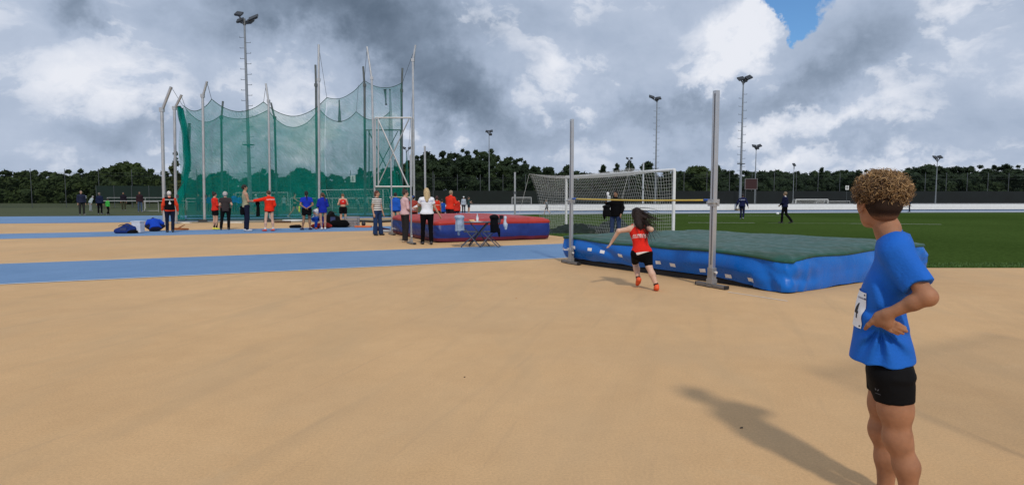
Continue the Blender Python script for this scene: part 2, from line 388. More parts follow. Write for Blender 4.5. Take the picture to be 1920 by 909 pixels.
# one sheet out to the horizon
poly('ground', [(-900, -60), (900, -60), (900, 1200), (-900, 1200)], -0.004, DGRASS)
tr_near = [(-140, 14.6), (-60, 27.0), (-34, 31.6), (-23.5, 34.5), (-16, 38.0), (-10, 42.2), (-4, 46.8), (1.8, 51), (12, 53.4), (24, 55.4), (41, 57.5), (70, 59.5), (160, 64)]
tr_far = [(-140, 29), (-60, 41), (-34, 46.2), (-28, 47.6), (-22, 50.5), (-13, 54.8), (-6, 58), (1.8, 60.2), (12, 62.1), (24, 63.9), (41, 66.4), (70, 69), (160, 74)]
poly('rubber_ground', [(-140, -40), (160, -40)] + tr_near[::-1], 0.0, TAN)
poly('grass_field', [(6.6, 12.35), (160, 12.35)] + tr_near[::-1][:7] + [(-8.6, 44.0)], 0.004, GRASS)
tk = MB()
for i in range(len(tr_near) - 1):
    a, b, c, d = tr_near[i], tr_near[i + 1], tr_far[i + 1], tr_far[i]; tk.add([(p[0], p[1], 0.008) for p in (a, b, c, d)], [(0, 1, 2, 3)])
tk.build('running_track', BLUE_T)['kind'] = 'structure'
pale = MB()
for i in range(6, len(tr_near) - 1):
    a, b = Vector(tr_near[i]), Vector(tr_near[i + 1]); c, d = Vector(tr_far[i + 1]), Vector(tr_far[i])
    pale.add([(p[0], p[1], 0.012) for p in (a, b, b.lerp(c, .72), a.lerp(d, .72))], [(0, 1, 2, 3)])
pale.build('track_inner_lanes', PALE_T)['kind'] = 'structure'
RD = Vector((0.912, 0.41, 0)); RN = Vector((-0.41, 0.912, 0))       # runway direction and its normal
def strip(name, p, l0, l1, w0, w1, z, m):
    p = Vector((p[0], p[1], 0)); o = MB().add([(q.x, q.y, z) for q in (p + RD * l0 + RN * w0, p + RD * l1 + RN * w0, p + RD * l1 + RN * w1, p + RD * l0 + RN * w1)], [(0, 1, 2, 3)]).build(name, m)
    o['kind'] = 'structure'; return o
ra = G(600, 505.5); rb = G(540, 436.2)
strip('runway_near', ra, -60, 9.5, 0, 3.95, 0.004, BLUE_T)
strip('runway_line_near', ra, -60, 9.5, 0.0, 0.06, 0.008, LINE); strip('runway_line_far_edge', ra, -60, 9.5, 3.90, 3.95, 0.008, LINE)
strip('runway_far', rb, -60, 5.6, 0, 3.8, 0.004, BLUE_T)
strip('runway_line_far', rb, -60, 5.6, 0.0, 0.06, 0.008, LINE); strip('runway_line_far_back', rb, -60, 5.6, 3.75, 3.8, 0.008, LINE)
a0, a1, a2, a3 = G(338, 418.2), G(735, 415.5), G(735, 410.5), G(338, 412.2)
poly('cage_apron', [a0, a1, a2, a3], 0.006, APRON)
pl = MB(); 
for x0, x1, y0 in ((332, 358, 418.4), (421, 456, 418.0)):
    a, b = G(x0, y0), G(x1, y0); pl.box((a + b) / 2 + Vector((0, 0, .03)), ((b - a).length, .28, .06), math.atan2(b.y - a.y, b.x - a.x))
pl.build('kerb_stones', mat('pale_concrete', (.62, .60, .55), 0.8, 0, 0.12))['kind'] = 'structure'
# painted marks
def mark(name, a, b, w, z=0.012):
    a, b = Vector(a), Vector(b); n = Vector((-(b - a).y, (b - a).x, 0)).normalized() * w / 2
    MB().add([(q.x, q.y, z) for q in (a - n, b - n, b + n, a + n)], [(0, 1, 2, 3)]).build(name, LINE)['kind'] = 'structure'
mark('bar_line', G(1365, 547.5), G(1477, 564.5), 0.026, 0.004)
mark('field_line', G(1595, 419.3), G(1765, 421), 0.10); mark('field_line', G(1290, 417.5), G(1416, 418.2), 0.10); mark('field_line', G(1290, 404.5), G(1480, 404.4), 0.10)
mark('field_line', G(1440, 418.6), G(1595, 419.2), 0.04)
# ------------------------------------------------------------------ grass blades at the turf's near edge
gb = MB(); r_ = random.Random(3)
for i in range(9000):
    t = r_.random()**0.6; p = Vector((6.6, 12.35, 0)).lerp(Vector((-1, 27.9, 0)), r_.random()) if i % 3 else Vector((6.8, 12.35, 0)) + Vector((r_.random() * 9, 0, 0))
    p = p + Vector((r_.random() * 1.6, r_.random() * .8 + 0.02, 0)); a = r_.random() * 6.28; h = .025 + r_.random() * .035; w = .006
    d = Vector((math.cos(a), math.sin(a), 0)); gb.add([p - d * w, p + d * w, p + Vector((d.y * .02, -d.x * .02, h))], [(0, 1, 2)])
tag(gb.build('grass', mat('grass_blade', (.06, .13, .025), 0.7, 0, 0.3, 3.0)), 'short green turf grass growing along the near edge of the field', None, None, 'stuff')

# ================================================================== far woods and trees
def leaf_mat(name, c):
    m = bpy.data.materials.new(name); m.use_nodes = True; t = NT(m.node_tree); b = t.n['Principled BSDF']; b.inputs['Roughness'].default_value = 0.75
    b.inputs['Specular IOR Level'].default_value = 0.2
    o = t.n.new('ShaderNodeTexCoord').outputs['Object']
    n = t.math('ADD', t.math('MULTIPLY', t.noise(o, 0.12, 3, 0.6), 0.6), t.math('MULTIPLY', t.noise(o, 1.6, 4, 0.8), 0.4))
    t.l.new(t.ramp(n, [(0.34, tuple(x * .45 for x in c)), (0.5, c), (0.66, (c[0] * 2.0, c[1] * 1.7, c[2] * 1.3))]), b.inputs['Base Color'])
    return m
LEAF = leaf_mat('foliage', (.026, .044, .012)); LEAF_D = leaf_mat('foliage_dark', (.015, .029, .012)); LEAF_L = leaf_mat('foliage_light', (.050, .062, .018))
BARK = mat('bark', (.06, .045, .03), 0.9, 0, 0.3, 2.0)
def crown(mb, cx, cy, z0, z1, rad, n, kind, rr, leaf=0.45):
    """leaf clumps through the crown's volume"""
    H = z1 - z0; nb = max(5, int(n / 60)); bl = []
    for k in range(nb):
        t = rr.random()
        if kind == 'conifer': prof = (1 - t)**0.8 * 0.95 + 0.05
        elif kind == 'poplar': prof = math.sin(min(1, t * 1.1 + .12) * math.pi)**0.5
        else: prof = math.sqrt(max(0.02, 1 - (2 * (t * .82 + .14) - 1)**2))
        a = rr.random() * 6.28; q = math.sqrt(rr.random()) * 0.8
        bl.append((cx + math.cos(a) * rad * prof * q, cy + math.sin(a) * rad * prof * q, z0 + H * t, rad * prof * (0.34 if kind == 'broad' else 0.3) + .25))
    per = n // nb
    for (bx, by, bz, br) in bl:      # lumpy cores so a crown is not see-through
        vs, fs = [], []; m_ = 6
        for i_ in range(5):
            for j_ in range(m_):
                th, ph_ = math.pi * (i_ + .001) / 4, 2 * math.pi * (j_ + .5 * (i_ % 2)) / m_; r1_ = br * (.62 + .25 * rr.random())
                vs.append((bx + r1_ * math.sin(th) * math.cos(ph_), by + r1_ * math.sin(th) * math.sin(ph_), bz + r1_ * .8 * math.cos(th)))
        for i_ in range(4):
            for j_ in range(m_): fs.append((i_ * m_ + j_, i_ * m_ + (j_ + 1) % m_, (i_ + 1) * m_ + (j_ + 1) % m_, (i_ + 1) * m_ + j_))
        mb.add(vs, fs)
    for (bx, by, bz, br) in bl:
        for _ in range(per):
            v = Vector((rr.gauss(0, 1), rr.gauss(0, 1), rr.gauss(0, 1))).normalized() * br * (0.55 + .5 * rr.random()); v.z *= .75
            p = Vector((bx, by, bz)) + v; s = leaf * (0.5 + rr.random())
            a = Vector((rr.gauss(0, 1), rr.gauss(0, 1), rr.gauss(0, 1))).normalized() * s; b = a.orthogonal().normalized() * s * .6
            mb.add([p - a - b, p + a - b * .4, p + a * .2 + b], [(0, 1, 2)])
def tree(name, label, px, top, Y, rad, kind='broad', m=None, z0=0.8, n=1600, group=None, base=1.0, leaf=.4):
    rr = random.Random(int(px * 13 + Y)); q = P(px, top, Y); root = empty(name, (q.x, Y, 0)); tag(root, label, 'tree', group)
    mb = MB(); crown(mb, 0, 0, base, q.z, rad, n, kind, rr, leaf); mb.build('crown', m or LEAF, root)
    tb = MB(); tb.tube((0, 0, 0), (0.1, 0, q.z * .55), rad * .09 + .08, rad * .04 + .04, 7)
    for k in range(5):
        a = k * 1.3 + rr.random(); z = q.z * (.25 + .08 * k); tb.tube((0.05, 0, z), (math.cos(a) * rad * .5, math.sin(a) * rad * .5, z + rad * .5), rad * .035 + .03, .02, 5)
    tb.build('trunk', BARK, root); return root
# skyline of the far wood, read from left to right: (px, top) at distance
sky_l = [(-700, 330), (-400, 322), (-120, 325), (60, 330), (150, 328), (190, 322), (235, 312), (262, 320), (300, 326), (345, 340), (380, 336), (410, 330), (440, 342), (470, 335), (500, 326), (540, 336), (560, 324), (590, 335), (620, 333), (660, 340), (690, 326), (730, 322), (760, 312)]
sky_m = [(752, 320), (775, 300), (800, 290), (830, 294), (860, 287), (890, 292), (915, 288), (945, 300), (975, 305), (1000, 318), (1020, 332)]
sky_r = [(1010, 333), (1060, 338), (1110, 335), (1160, 333), (1210, 334), (1255, 336), (1285, 330), (1310, 326), (1335, 324), (1365, 336), (1400, 332), (1440, 336), (1480, 334), (1520, 333), (1545, 330), (1600, 334), (1640, 332), (1690, 334), (1710, 324), (1740, 320), (1780, 328), (1850, 325), (1950, 318), (2100, 326), (2400, 320), (2800, 328)]
def wood(name, label, sky, Y, step, m, seed, leaf, rad=5.0, dense=420):
    rr = random.Random(seed); mb = MB(); xs = [s[0] for s in sky]; ys = [s[1] for s in sky]; px = xs[0]
    while px < xs[-1]:
        top = float(np.interp(px, xs, ys)) + rr.uniform(-3.5, 2.0)
        for row in range(3):
            Yr = Y + row * 9 + rr.uniform(-3, 3); q = P(px + rr.uniform(-5, 5), top + (2 - row) * 9 - (0 if row == 2 else -2), Yr)
            if row == 2: q = P(px, top, Yr)
            crown(mb, q.x, Yr, -1.0 if row == 0 else q.z * .25, q.z, rad * rr.uniform(.7, 1.15) * Y / 170, dense, 'broad' if rr.random() < .8 else 'conifer', rr, leaf)
        px += step * rr.uniform(.75, 1.25)
    tag(mb.build(name, m), label, None, None, 'stuff')
wood('woodland', 'low dark wood along the left horizon behind the throwing cage', [(x_, y_ - 5) for x_, y_ in sky_l], 150, 7, LEAF, 1, .45, 3.6, 340)
wood('woodland', 'tall dense dark wood rising behind the middle of the white barrier', [(x_, y_ - 4) for x_, y_ in sky_m], 150, 5, LEAF_D, 2, .42, 3.0, 420)
wood('woodland', 'long low dark wood along the right horizon behind the field', [(x_, y_ - 10) for x_, y_ in sky_r], 190, 6, LEAF_D, 3, .5, 4.2, 340)
tree('poplar_tree', 'slim yellowish poplar standing between the two leftmost cage posts', 329, 287, 118, 1.5, 'poplar', LEAF_L, n=2600, leaf=.28)
tree('conifer_tree', 'pointed dark conifer left of the football goal crossbar middle', 1131, 311, 150, 2.6, 'conifer', LEAF_D, n=1800)
tree('conifer_tree', 'leaning flat-topped pine above the goal crossbar beside the conifer', 1157, 309, 150, 2.4, 'conifer', LEAF_D, n=1800)
tree('conifer_tree', 'tallest dark pine behind the small floodlight above the goal', 1181, 303, 150, 2.6, 'conifer', LEAF_D, n=2200)
tree('conifer_tree', 'small rounded pine touching the tall goal-side pole', 1214, 306, 150, 1.8, 'broad', LEAF_D, n=1500, base=6)
tree('broadleaf_tree', 'round dark tree just right of the tall middle wood', 1030, 317, 150, 2.6, 'broad', LEAF_D, n=1800)
tree('broadleaf_tree', 'narrow dark tree right behind the left high jump upright', 1062, 311, 150, 1.7, 'broad', LEAF_D, n=1500)
tree('broadleaf_tree', 'bushy light-edged tree between the goal and the right upright', 1310, 315, 140, 4.2, 'broad', LEAF, n=3200)
tree('broadleaf_tree', 'dark tree with a thin spike beside the tall right floodlight', 1373, 322, 150, 1.6, 'conifer', LEAF_D, n=1200)
tree('broadleaf_tree', 'spreading dark tree between the two right floodlights near the scoreboard', 1424, 325, 150, 4.0, 'broad', LEAF_D, n=2600)
tree('conifer_tree', 'thin pointed conifer rising above the wood right of the lone thin light pole', 1541, 317, 165, 1.5, 'conifer', LEAF_D, n=1400)
tree('broadleaf_tree', 'dark mounded tree showing left of the curly-haired boy', 1600, 321, 165, 3.4, 'broad', LEAF_D, n=2200)
tree('broadleaf_tree', 'large dark rounded tree right of the curly-haired boy', 1722, 317, 150, 5.4, 'broad', LEAF_D, n=3600)
tree('broadleaf_tree', 'bushy tree with pale edges at the left end of the horizon', 238, 309, 125, 4.0, 'broad', LEAF, n=2800)
tree('broadleaf_tree', 'feathery light-crowned tree seen through the cage net left of the number sign', 566, 319, 125, 2.6, 'broad', LEAF, n=1800)
tree('conifer_tree', 'pointed dark tree seen through the net right of the number sign', 676, 319, 120, 1.8, 'conifer', LEAF_D, n=1500)

# ================================================================== barrier, fences, rails
def alpha_mat(name, c, alpha, rough=0.8, scale=30.0, var=0.25):
    m = bpy.data.materials.new(name); m.use_nodes = True; t = NT(m.node_tree); b = t.n['Principled BSDF']; b.inputs['Roughness'].default_value = rough
    b.inputs['Base Color'].default_value = (*c, 1); b.inputs['Specular IOR Level'].default_value = 0.1
    o = t.n.new('ShaderNodeTexCoord').outputs['Object']
    n = t.noise(o, scale, 4, 0.7); t.l.new(t.ramp(n, [(0.3, max(0, alpha - var)), (0.7, min(1, alpha + var))]), b.inputs['Alpha']); return m
BAR_PTS = [(-8.5, 58.6), (1.8, 61.6), (12, 63.5), (24, 65.3), (41, 67.8), (70, 70.4), (110, 73)]
bw = empty('barrier_wall', (0, 0, 0)); tag(bw, 'long low white barrier with a grey rail along the far side of the track', 'barrier')
wb, cb, kb = MB(), MB(), MB()
for a, b in zip(BAR_PTS[:-1], BAR_PTS[1:]):
    a, b = Vector((*a, 0)), Vector((*b, 0)); n = (b - a).normalized().cross(Vector((0, 0, 1))); L = (b - a).length; k = 1
    for i in range(k):
        p, q = a.lerp(b, i / k), a.lerp(b, (i + 1) / k); wb.bar(p + Vector((0, 0, .39)), q + Vector((0, 0, .39)), .62, .12)
    cb.bar(a + Vector((0, 0, .735)), b + Vector((0, 0, .735)), .07, .16); kb.bar(a + Vector((0, 0, .04)), b + Vector((0, 0, .04)), .08, .2)
wb.build('panel', WHITE, bw); cb.build('top_rail', mat('grey_rail', (.28, .28, .29), .6), bw); kb.build('footing', mat('navy_footing', (.05, .08, .18), .7), bw)

FENCE_D = alpha_mat('fence_mesh', (.008, .014, .011), .22, .8, 8.0, .10)
def fence(label, pts, h, post_step, screen_h, screen_c, name='ball_fence', wires=True, postm=None):
    f = empty(name, (pts[0][0], pts[0][1], 0)); tag(f, label, 'fence', None); o = Vector((pts[0][0], pts[0][1], 0)); mesh, scr, wr = MB(), MB(), MB()
    for a, b in zip(pts[:-1], pts[1:]):
        a, b = Vector((*a, 0)) - o, Vector((*b, 0)) - o; L = (b - a).length; k = int(L / post_step)
        U = Vector((0, 0, 1))
        mesh.quad(a, b, b + U * h, a + U * h)
        if screen_h: scr.bar(a + U * (screen_h / 2) + Vector((0, -.1, 0)), b + U * (screen_h / 2) + Vector((0, -.1, 0)), screen_h, .02)
        for i in range(k + 1):
            p = a.lerp(b, i / max(1, k)); MB().tube(p, p + U * (h + .5), .04, n=6).build('post', postm or DSTEEL, f)
        for z in ((h, h * .9) if wires else (h,)): wr.tube(a + U * z, b + U * z, .007, n=4)
    mesh.build('mesh', FENCE_D, f); wr.build('wire', DSTEEL, f)
    if screen_h: scr.build('windscreen', mat('screen_cloth', screen_c, .9, 0, .25, .6), f)
    return f
fence('tall dark ball-stop fence with thin wires behind the left side of the grounds', [(-100, 78), (-24, 90), (-12, 92)], 4.9, 4.25, 0, None)
fence('tall mesh fence with a dark wind cloth behind the middle of the barrier', [(-16, 96), (24, 100)], 4.6, 3.6, 2.5, (.004, .009, .008))
fence('very long mesh fence with a slate wind cloth behind the right of the field', [(24.6, 100), (60, 104), (130, 110)], 5.2, 3.9, 2.5, (.005, .009, .011), postm=mat('grey_post', (.12, .13, .15), .5, .4))
gs = empty('wind_screen', (0, 0, 0)); tag(gs, 'dark green wind cloth on posts left of the throwing cage', 'screen')
a, b = P(181, 372, 84), P(312, 372, 86); a.z = b.z = 0
MB().bar(a + Vector((0, 0, 1.9)), b + Vector((0, 0, 1.9)), 2.3, .03).build('cloth', mat('green_screen', (.003, .016, .012), .9, 0, .2, .5), gs)
for i in range(5): q = a.lerp(b, i / 4); MB().tube(q, q + Vector((0, 0, 3.1)), .04, n=6).build('post', DSTEEL, gs)

def railing(label, x0, x1, Y0, Y1, zs, step, r=.035, m=None, vis=None):
    a, b = Vector((x0, Y0, 0)), Vector((x1, Y1, 0)); f = empty('railing', a); tag(f, label, 'railing'); d = b - a; L = d.length; k = max(1, round(L / step))
    for z in zs: MB().tube((0, 0, z), d + Vector((0, 0, z)), r, n=6).build('rail', m or WHITE, f)
    for i in range(k + 1): p = d * (i / k); MB().tube(p, p + Vector((0, 0, zs[0])), r, n=6).build('post', m or WHITE, f)
GR_ = mat('dull_white_rail', (.42, .43, .44), .6)
X = lambda px, Y: (px - 960) / FOC * Y
railing('white tubular railing nearest the left track edge', X(190, 64), X(352, 66), 64, 66, (1.06,), 4.2, .036, GR_)
railing('thin white railing standing farther back left of the cage', X(203, 76), X(345, 76), 76, 76, (1.40, ), 5.2, .028, GR_)
railing('short white railing behind the man with the vest', X(268, 60), X(298, 60), 60, 60, (1.0, .12), 1.5, .022, GR_)
railing('white railing seen through the left part of the green net', X(350, 70), X(450, 72), 70, 72, (1.30, .95), 3.1, .03)
railing('white railing seen through the right part of the green net', X(545, 64), X(700, 66), 64, 66, (1.35, ), 3.6, .028)

def goal_small(label, x0, x1, Y0, Y1, h, depth=1.0, r=.05, m=None):
    a, b = Vector((x0, Y0, 0)), Vector((x1, Y1, 0)); d = b - a; g = empty('football_goal', a); tag(g, label, 'goal'); U = Vector((0, 0, 1))
    bk = Vector((-d.y, d.x, 0)).normalized() * depth
    if bk.y < 0: bk = -bk
    m = m or WHITE
    for p in (Vector(), d): MB().tube(p, p + U * h, r, n=8).build('goalpost', m, g)
    MB().tube(U * h, d + U * h, r, n=8).build('crossbar', m, g)
    fr = MB()
    for p in (Vector(), d): fr.path([p + U * h, p + bk * .5 + U * h, p + bk, p], r * .5, 5)
    fr.tube(bk, d + bk, r * .5, n=5); fr.build('net_frame', m, g)
    nt = MB(); k = 24
    for i in range(k + 1): p = d * (i / k); nt.path([p + bk * .5 + U * h, p + bk], .008, 3)
    for j in range(9): z = h * j / 8; q = bk * (1 - .5 * j / 8); nt.tube(q + U * z, d + q + U * z, .008, n=3)
    nt.build('net', m, g)
goal_small('full size white goal seen through the net right of the tall middle cage post', X(603, 84), X(719, 76), 84, 76, 2.44, 1.6, .06)
goal_small('distant white goal seen through the net between the two men', X(444, 112), X(541, 108), 112, 108, 2.30, 1.6, .06)
goal_small('grey low training goal standing behind the barrier beside the slim post', X(960, 74), X(996, 74), 74, 74, 1.42, 1.0, .045, mat('grey_paint', (.42, .43, .45), .5))
goal_small('wide low white training goal behind the barrier on the right', X(1491, 88), X(1551, 90), 88, 90, 1.12, 1.0, .06)
goal_small('smaller low training goal half hidden behind the right barrier', X(1530, 96), X(1592, 97), 96, 97, .82, .8, .04, mat('grey_paint', (.42, .43, .45), .5))

# scoreboard and number signs
sb = empty('scoreboard', (X(1406, 92), 92, 0)); tag(sb, 'dark red blank scoreboard on two legs behind the field', 'scoreboard')
MB().box((0, 0, 3.45), (1.75, .18, 1.5)).build('panel', mat('dark_red_panel', (.030, .005, .007), .7), sb)
f = MB()
for dx, w, dz, h in ((0, 1.9, .79, .08), (0, 1.9, -.79, .08)): f.box((dx, -.02, 3.45 + dz), (w, .24, h))
for sx in (-.91, .91): f.box((sx, -.02, 3.45), (.08, .24, 1.5))
f.build('frame', mat('grey_frame', (.16, .15, .16), .5), sb)
for sx in (-.8, .8): MB().tube((sx, 0, 0), (sx, 0, 2.64), .06).build('leg', DSTEEL, sb)
def number_sign(label, px, py, Y, w, h, txt):
    q = P(px, py, Y); s = empty('number_sign', (q.x, Y, 0)); tag(s, label, 'sign')
    pn = MB().box((0, -.06, q.z), (w, .04, h)).build('panel', WHITE, s)
    MB().tube((0, 0, 0), (0, 0, q.z + h * .4), .03).build('post', DSTEEL, s)
    t_ = decal_text(None, txt, h * 1.0, (0, -.084, q.z), (1, 0, 0), (0, 0, 1), ink((.01, .01, .012)), 'numeral', dense=False); t_.parent = pn
number_sign('white sign reading 1 on a post seen through the cage net', 662, 335.5, 70, .58, .78, '1')
number_sign('white sign reading 8 on a post left of the boy\'s curls', 1588, 352, 92, .50, .62, '8')

# ================================================================== floodlight masts
def mast(label, px, top, Y, r, heads, pegs=True, group='floodlight masts around the grounds', sc=1.0):
    q = P(px, top, Y); H = q.z; m = empty('floodlight_mast', (q.x, Y, 0)); tag(m, label, 'floodlight', group)
    MB().tube((0, 0, 0), (0, 0, H - .5 * sc), r, r * .45, 10).build('pole', mat('mast_steel', (.26, .28, .30), .45, .6), m)
    MB().box((0, 0, .12), (r * 5, r * 5, .24)).build('footing', APRON, m)
    if pegs:
        z = 2.6; i = 0
        while z < H - 1.2: 
            s = 1 if i % 2 else -1; MB().tube((s * r * .6, 0, z), (s * (r + .26), 0, z), .018, n=4).tube((s * (r + .26), 0, z - .018), (s * (r + .26), 0, z + .07), .018, n=4).build('climbing_peg', DSTEEL, m); z += .42; i += 1
        MB().box((0, 0, H * .36), (r * 4.4, r * 3.6, .08)).build('collar', DSTEEL, m)
    ar = MB(); ar.tube((0, 0, H - .6 * sc), (0, 0, H - .1 * sc), r * .7, r * .5)
    for (dx, dz, ang, w) in heads: ar.bar((0, 0, H - .5 * sc), (dx * sc, 0, H + (dz - .18) * sc), .1, .1)
    ar.build('cross_arm', DSTEEL, m)
    for (dx, dz, ang, w) in heads:
        M = Matrix.Rotation(R(ang), 3, 'Y') @ Matrix.Rotation(R(38), 3, 'X')
        h = MB().box((0, 0, 0), (w * .85 * sc, .60 * sc, .12 * sc), M=M).build('lamp_head', mat('lamp_housing', (.03, .034, .04), .5, .2), m); h.location = (dx * sc, 0, H + dz * sc)
        l = MB().box(M @ Vector((0, 0, -.1 * sc)), (w * .74 * sc, .5 * sc, .03 * sc), M=M).build('lens', mat('lamp_glass', (.35, .38, .42), .15, .1), m); l.parent = h
    return m
mast('nearest and tallest floodlight mast rising behind the left part of the cage', 458, 33, 50, .17, [(-.42, .28, 8, .60), (-.34, -.22, -16, .62), (.46, -.28, 14, .5), (.72, -.02, -22, .9)], sc=1.02)
mast('tall floodlight mast right of the right high jump upright', 1394, 148, 64.5, .15, [(-.26, .02, -12, .78), (.55, .14, -22, .72), (.2, -.12, 10, .4)])
mast('slender floodlight mast rising behind the right end of the football goal', 1232, 184, 86, .15, [(-.75, .16, 18, .9), (.25, -.02, -6, .7), (-.1, -.12, 10, .5)])
mast('floodlight mast standing in front of the tall middle wood', 917, 247, 112, .13, [(-.35, .05, 8, .7), (.35, .1, -12, .8), (.3, -.5, 0, .6)], False)
mast('shorter floodlight mast beside the red scoreboard', 1418, 275, 96, .11, [(-.3, .1, 8, .8), (.5, .14, -18, .7), (.1, -.2, 0, .7)], False)
mast('distant floodlight mast standing among the pines above the goal', 1180, 298, 146, .12, [(-.5, .15, 16, .7), (.5, .15, -16, .7)], False)
mast('thin lone light pole left of the boy\'s head with one small lamp', 1489, 310, 92, .07, [(0, .1, 0, .45)], False)
mast('floodlight mast at the far right above the rounded tree', 1758, 296, 86, .10, [(-.35, .08, 6, .6), (.35, .12, -12, .6)], False)
mast('small distant floodlight between the cage gate and the middle wood', 763, 279, 120, .12, [(-.55, .15, 16, .8), (.55, .15, -16, .8)], False)
# ================================================================== landing mats
def vinyl(name, c, rough=.38, c2=None, bump=.25):
    m = bpy.data.materials.new(name); m.use_nodes = True; t = NT(m.node_tree); b = t.n['Principled BSDF']
    b.inputs['Roughness'].default_value = rough; b.inputs['Specular IOR Level'].default_value = .36
    o = t.n.new('ShaderNodeTexCoord').outputs['Object']; n = t.noise(o, 1.6, 6, .65, .5)
    c2 = c2 or tuple(x * .72 for x in c)
    t.l.new(t.ramp(n, [(.35, c2), (.62, c)]), b.inputs['Base Color'])
    t.l.new(t.ramp(t.noise(o, 5, 5, .7), [(.3, rough * .75), (.7, min(1, rough * 1.5))]), b.inputs['Roughness'])
    bn = t.n.new('ShaderNodeBump'); bn.inputs['Strength'].default_value = bump; bn.inputs['Distance'].default_value = .06
    t.l.new(t.noise(t.vmath('MULTIPLY', o, (1, 1, .45)), 2.6, 3, .5, .5), bn.inputs['Height']); t.l.new(bn.outputs[0], b.inputs['Normal']); return m
def ridge(p, s):          # crumple: sharp creases
    v = 0; a = 1
    for _ in range(3): v += a * (1 - abs(mnoise.noise(p * s)) * 2.4); s *= 1.9; a *= .5
    return v / 1.75
def landing_mat(label, A, B, D, h, z0, side_m, top_m, lip, band=None, fold=.05, bulge=.10, corner=None, dome=.05, cat='landing mat'):
    """A, B: the two ends of the side facing the approach, D: the far corner next to A"""
    A, B, D = Vector(A), Vector(B), Vector(D); u = (B - A); L = u.length; u.normalize(); w = D - A; Wd = w.length; w.normalize()
    root = empty('landing_mat', A, math.atan2(u.y, u.x)); tag(root, label, cat)
    loc = lambda p: Vector(((p - A).dot(u), (p - A).dot(w), 0))
    rad = .16 if lip > .1 else .09
    per = []                       # rounded rectangle outline, local coordinates (x along the approach side, y across)
    for cx, cy, a0 in ((L - rad, rad, -90), (L - rad, Wd - rad, 0), (rad, Wd - rad, 90), (rad, rad, 180)):
        for k in range(7):
            a = R(a0 + 15 * k); per.append(Vector((cx + rad * math.cos(a), cy + rad * math.sin(a), 0)))
    dense = []
    for i in range(len(per)):
        p, q = per[i], per[(i + 1) % len(per)]; k = max(1, int((q - p).length / .045))
        for j in range(k): dense.append(p.lerp(q, j / k))
    N = len(dense); nrm = []
    for i in range(N):
        t = dense[(i + 1) % N] - dense[i - 1]; nrm.append(Vector((t.y, -t.x, 0)).normalized())
    flip = u.cross(w).z < 0
    rows = []; nz = 18
    def height(p):                 # sagging top edge
        s = h + .018 * mnoise.noise(p * .9) * 2
        if corner: s += corner(p)
        return s
    def side_pt(i, t):
        p, n = dense[i], nrm[i]; hh = height(p); zb = z0 * (1 - min(1, max(0, (p.x - L + 1.3) / 1.0))) + .012 if corner else z0; z = zb + (hh - zb) * t
        e = bulge * math.sin(math.pi * min(1, t * .96 + .02))**.7 * (1 if not corner else 1)
        q = Vector((p.x * 1.0, p.y * 1.0, z * 1.6)); c = Vector((p.x, p.y, z))
        f = fold * .75 * (abs(mnoise.noise(Vector((p.x * .8 + z * 1.5, p.y * .8 + z * 1.5, z * .7)))) * 2.2 - .3 - .5 * abs(mnoise.noise(Vector((p.x * 1.7 - z * 2.0, p.y * 1.7 - z * 2.0, z + 4))))) * math.sin(math.pi * min(1, max(0.0, t)))**.5
        f += fold * .12 * mnoise.noise(Vector((p.x * 5, p.y * 5, z * 2.2))) - (.05 * max(0, .45 - t) / .45 * (1 if p.x < L - .6 else -.6) if corner else 0)
        dcorner = min((c.xy - Vector((L, 0)).xy).length, (c.xy - Vector((L, Wd)).xy).length)
        if dcorner < .8 and corner: f += fold * 1.5 * (1 - dcorner / .8) * (ridge(Vector((p.x * 3.2 + z * 2, p.y * 3.2, z * 1.6)), 1.0) - .7)
        dz = .02 * mnoise.noise(Vector((p.x * 2.5, p.y * 2.5, 5))) * (1 - t)
        return Vector((p.x, p.y, z + dz)) + n * (e + f - bulge * .4)
    for j in range(nz + 1): rows.append([side_pt(i, j / nz) for i in range(N)] + [side_pt(0, j / nz)])
    if flip: rows = [r[::-1] for r in rows]
    for r in rows:
        for v in r:
            pass
    def fix(v): return v
    sd = MB().sheet(rows).build('side_cover', side_m, root, True)
    # top: domed sheet over an overhanging lip
    top = MB(); c0 = Vector((L / 2, Wd / 2, 0)); rings = []
    edge = [side_pt(i, .985) + nrm[i] * .012 for i in range(N)]; low = [side_pt(i, .985) + nrm[i] * .02 - Vector((0, 0, lip)) for i in range(N)]
    rings.append(low); rings.append([low[i].lerp(edge[i], .5) + nrm[i] * (.02 if lip < .1 else .07) for i in range(N)]); rings.append([edge[i] + Vector((0, 0, .015)) for i in range(N)])
    for s in (.985, .95, .9, .8, .65, .5, .35, .2, .08):
        ring = []
        for i in range(N):
            p = c0.lerp(Vector((edge[i].x, edge[i].y, 0)), s); hh = height(p) * (s**2) + h * (1 - s**2)
            zz = hh + dome * (1 - s**3) + .02 * min(1, (1 - s) * 30) + .014 * mnoise.noise(p * 2.2) + .006 * mnoise.noise(p * 7) + (.03 if s < .96 else 0) * (1 if lip > .1 else .4)
            ring.append(Vector((p.x, p.y, zz)))
        rings.append(ring)
    rings = [r + [r[0]] for r in rings]
    if flip: rings = [r[::-1] for r in rings]
    tp = top.sheet(rings); n0 = len(top.v); last = rings[-1]; ci = n0; top.v.append((c0.x, c0.y, h + dome + .02)); m = len(rings[0])
    base_i = (len(rings) - 1) * m
    for k in range(m - 1): top.f.append((base_i + k, base_i + k + 1, ci))
    to = top.build('top_cover', top_m, root, True)
    if band:
        bz, bm_ = band; br = [[side_pt(i, t) + nrm[i] * .012 for i in range(N)] + [side_pt(0, t) + nrm[0] * .012] for t in np.linspace(0, bz, 5)]
        if flip: br = [r[::-1] for r in br]
        MB().sheet(br).build('lower_band', bm_, root, True)
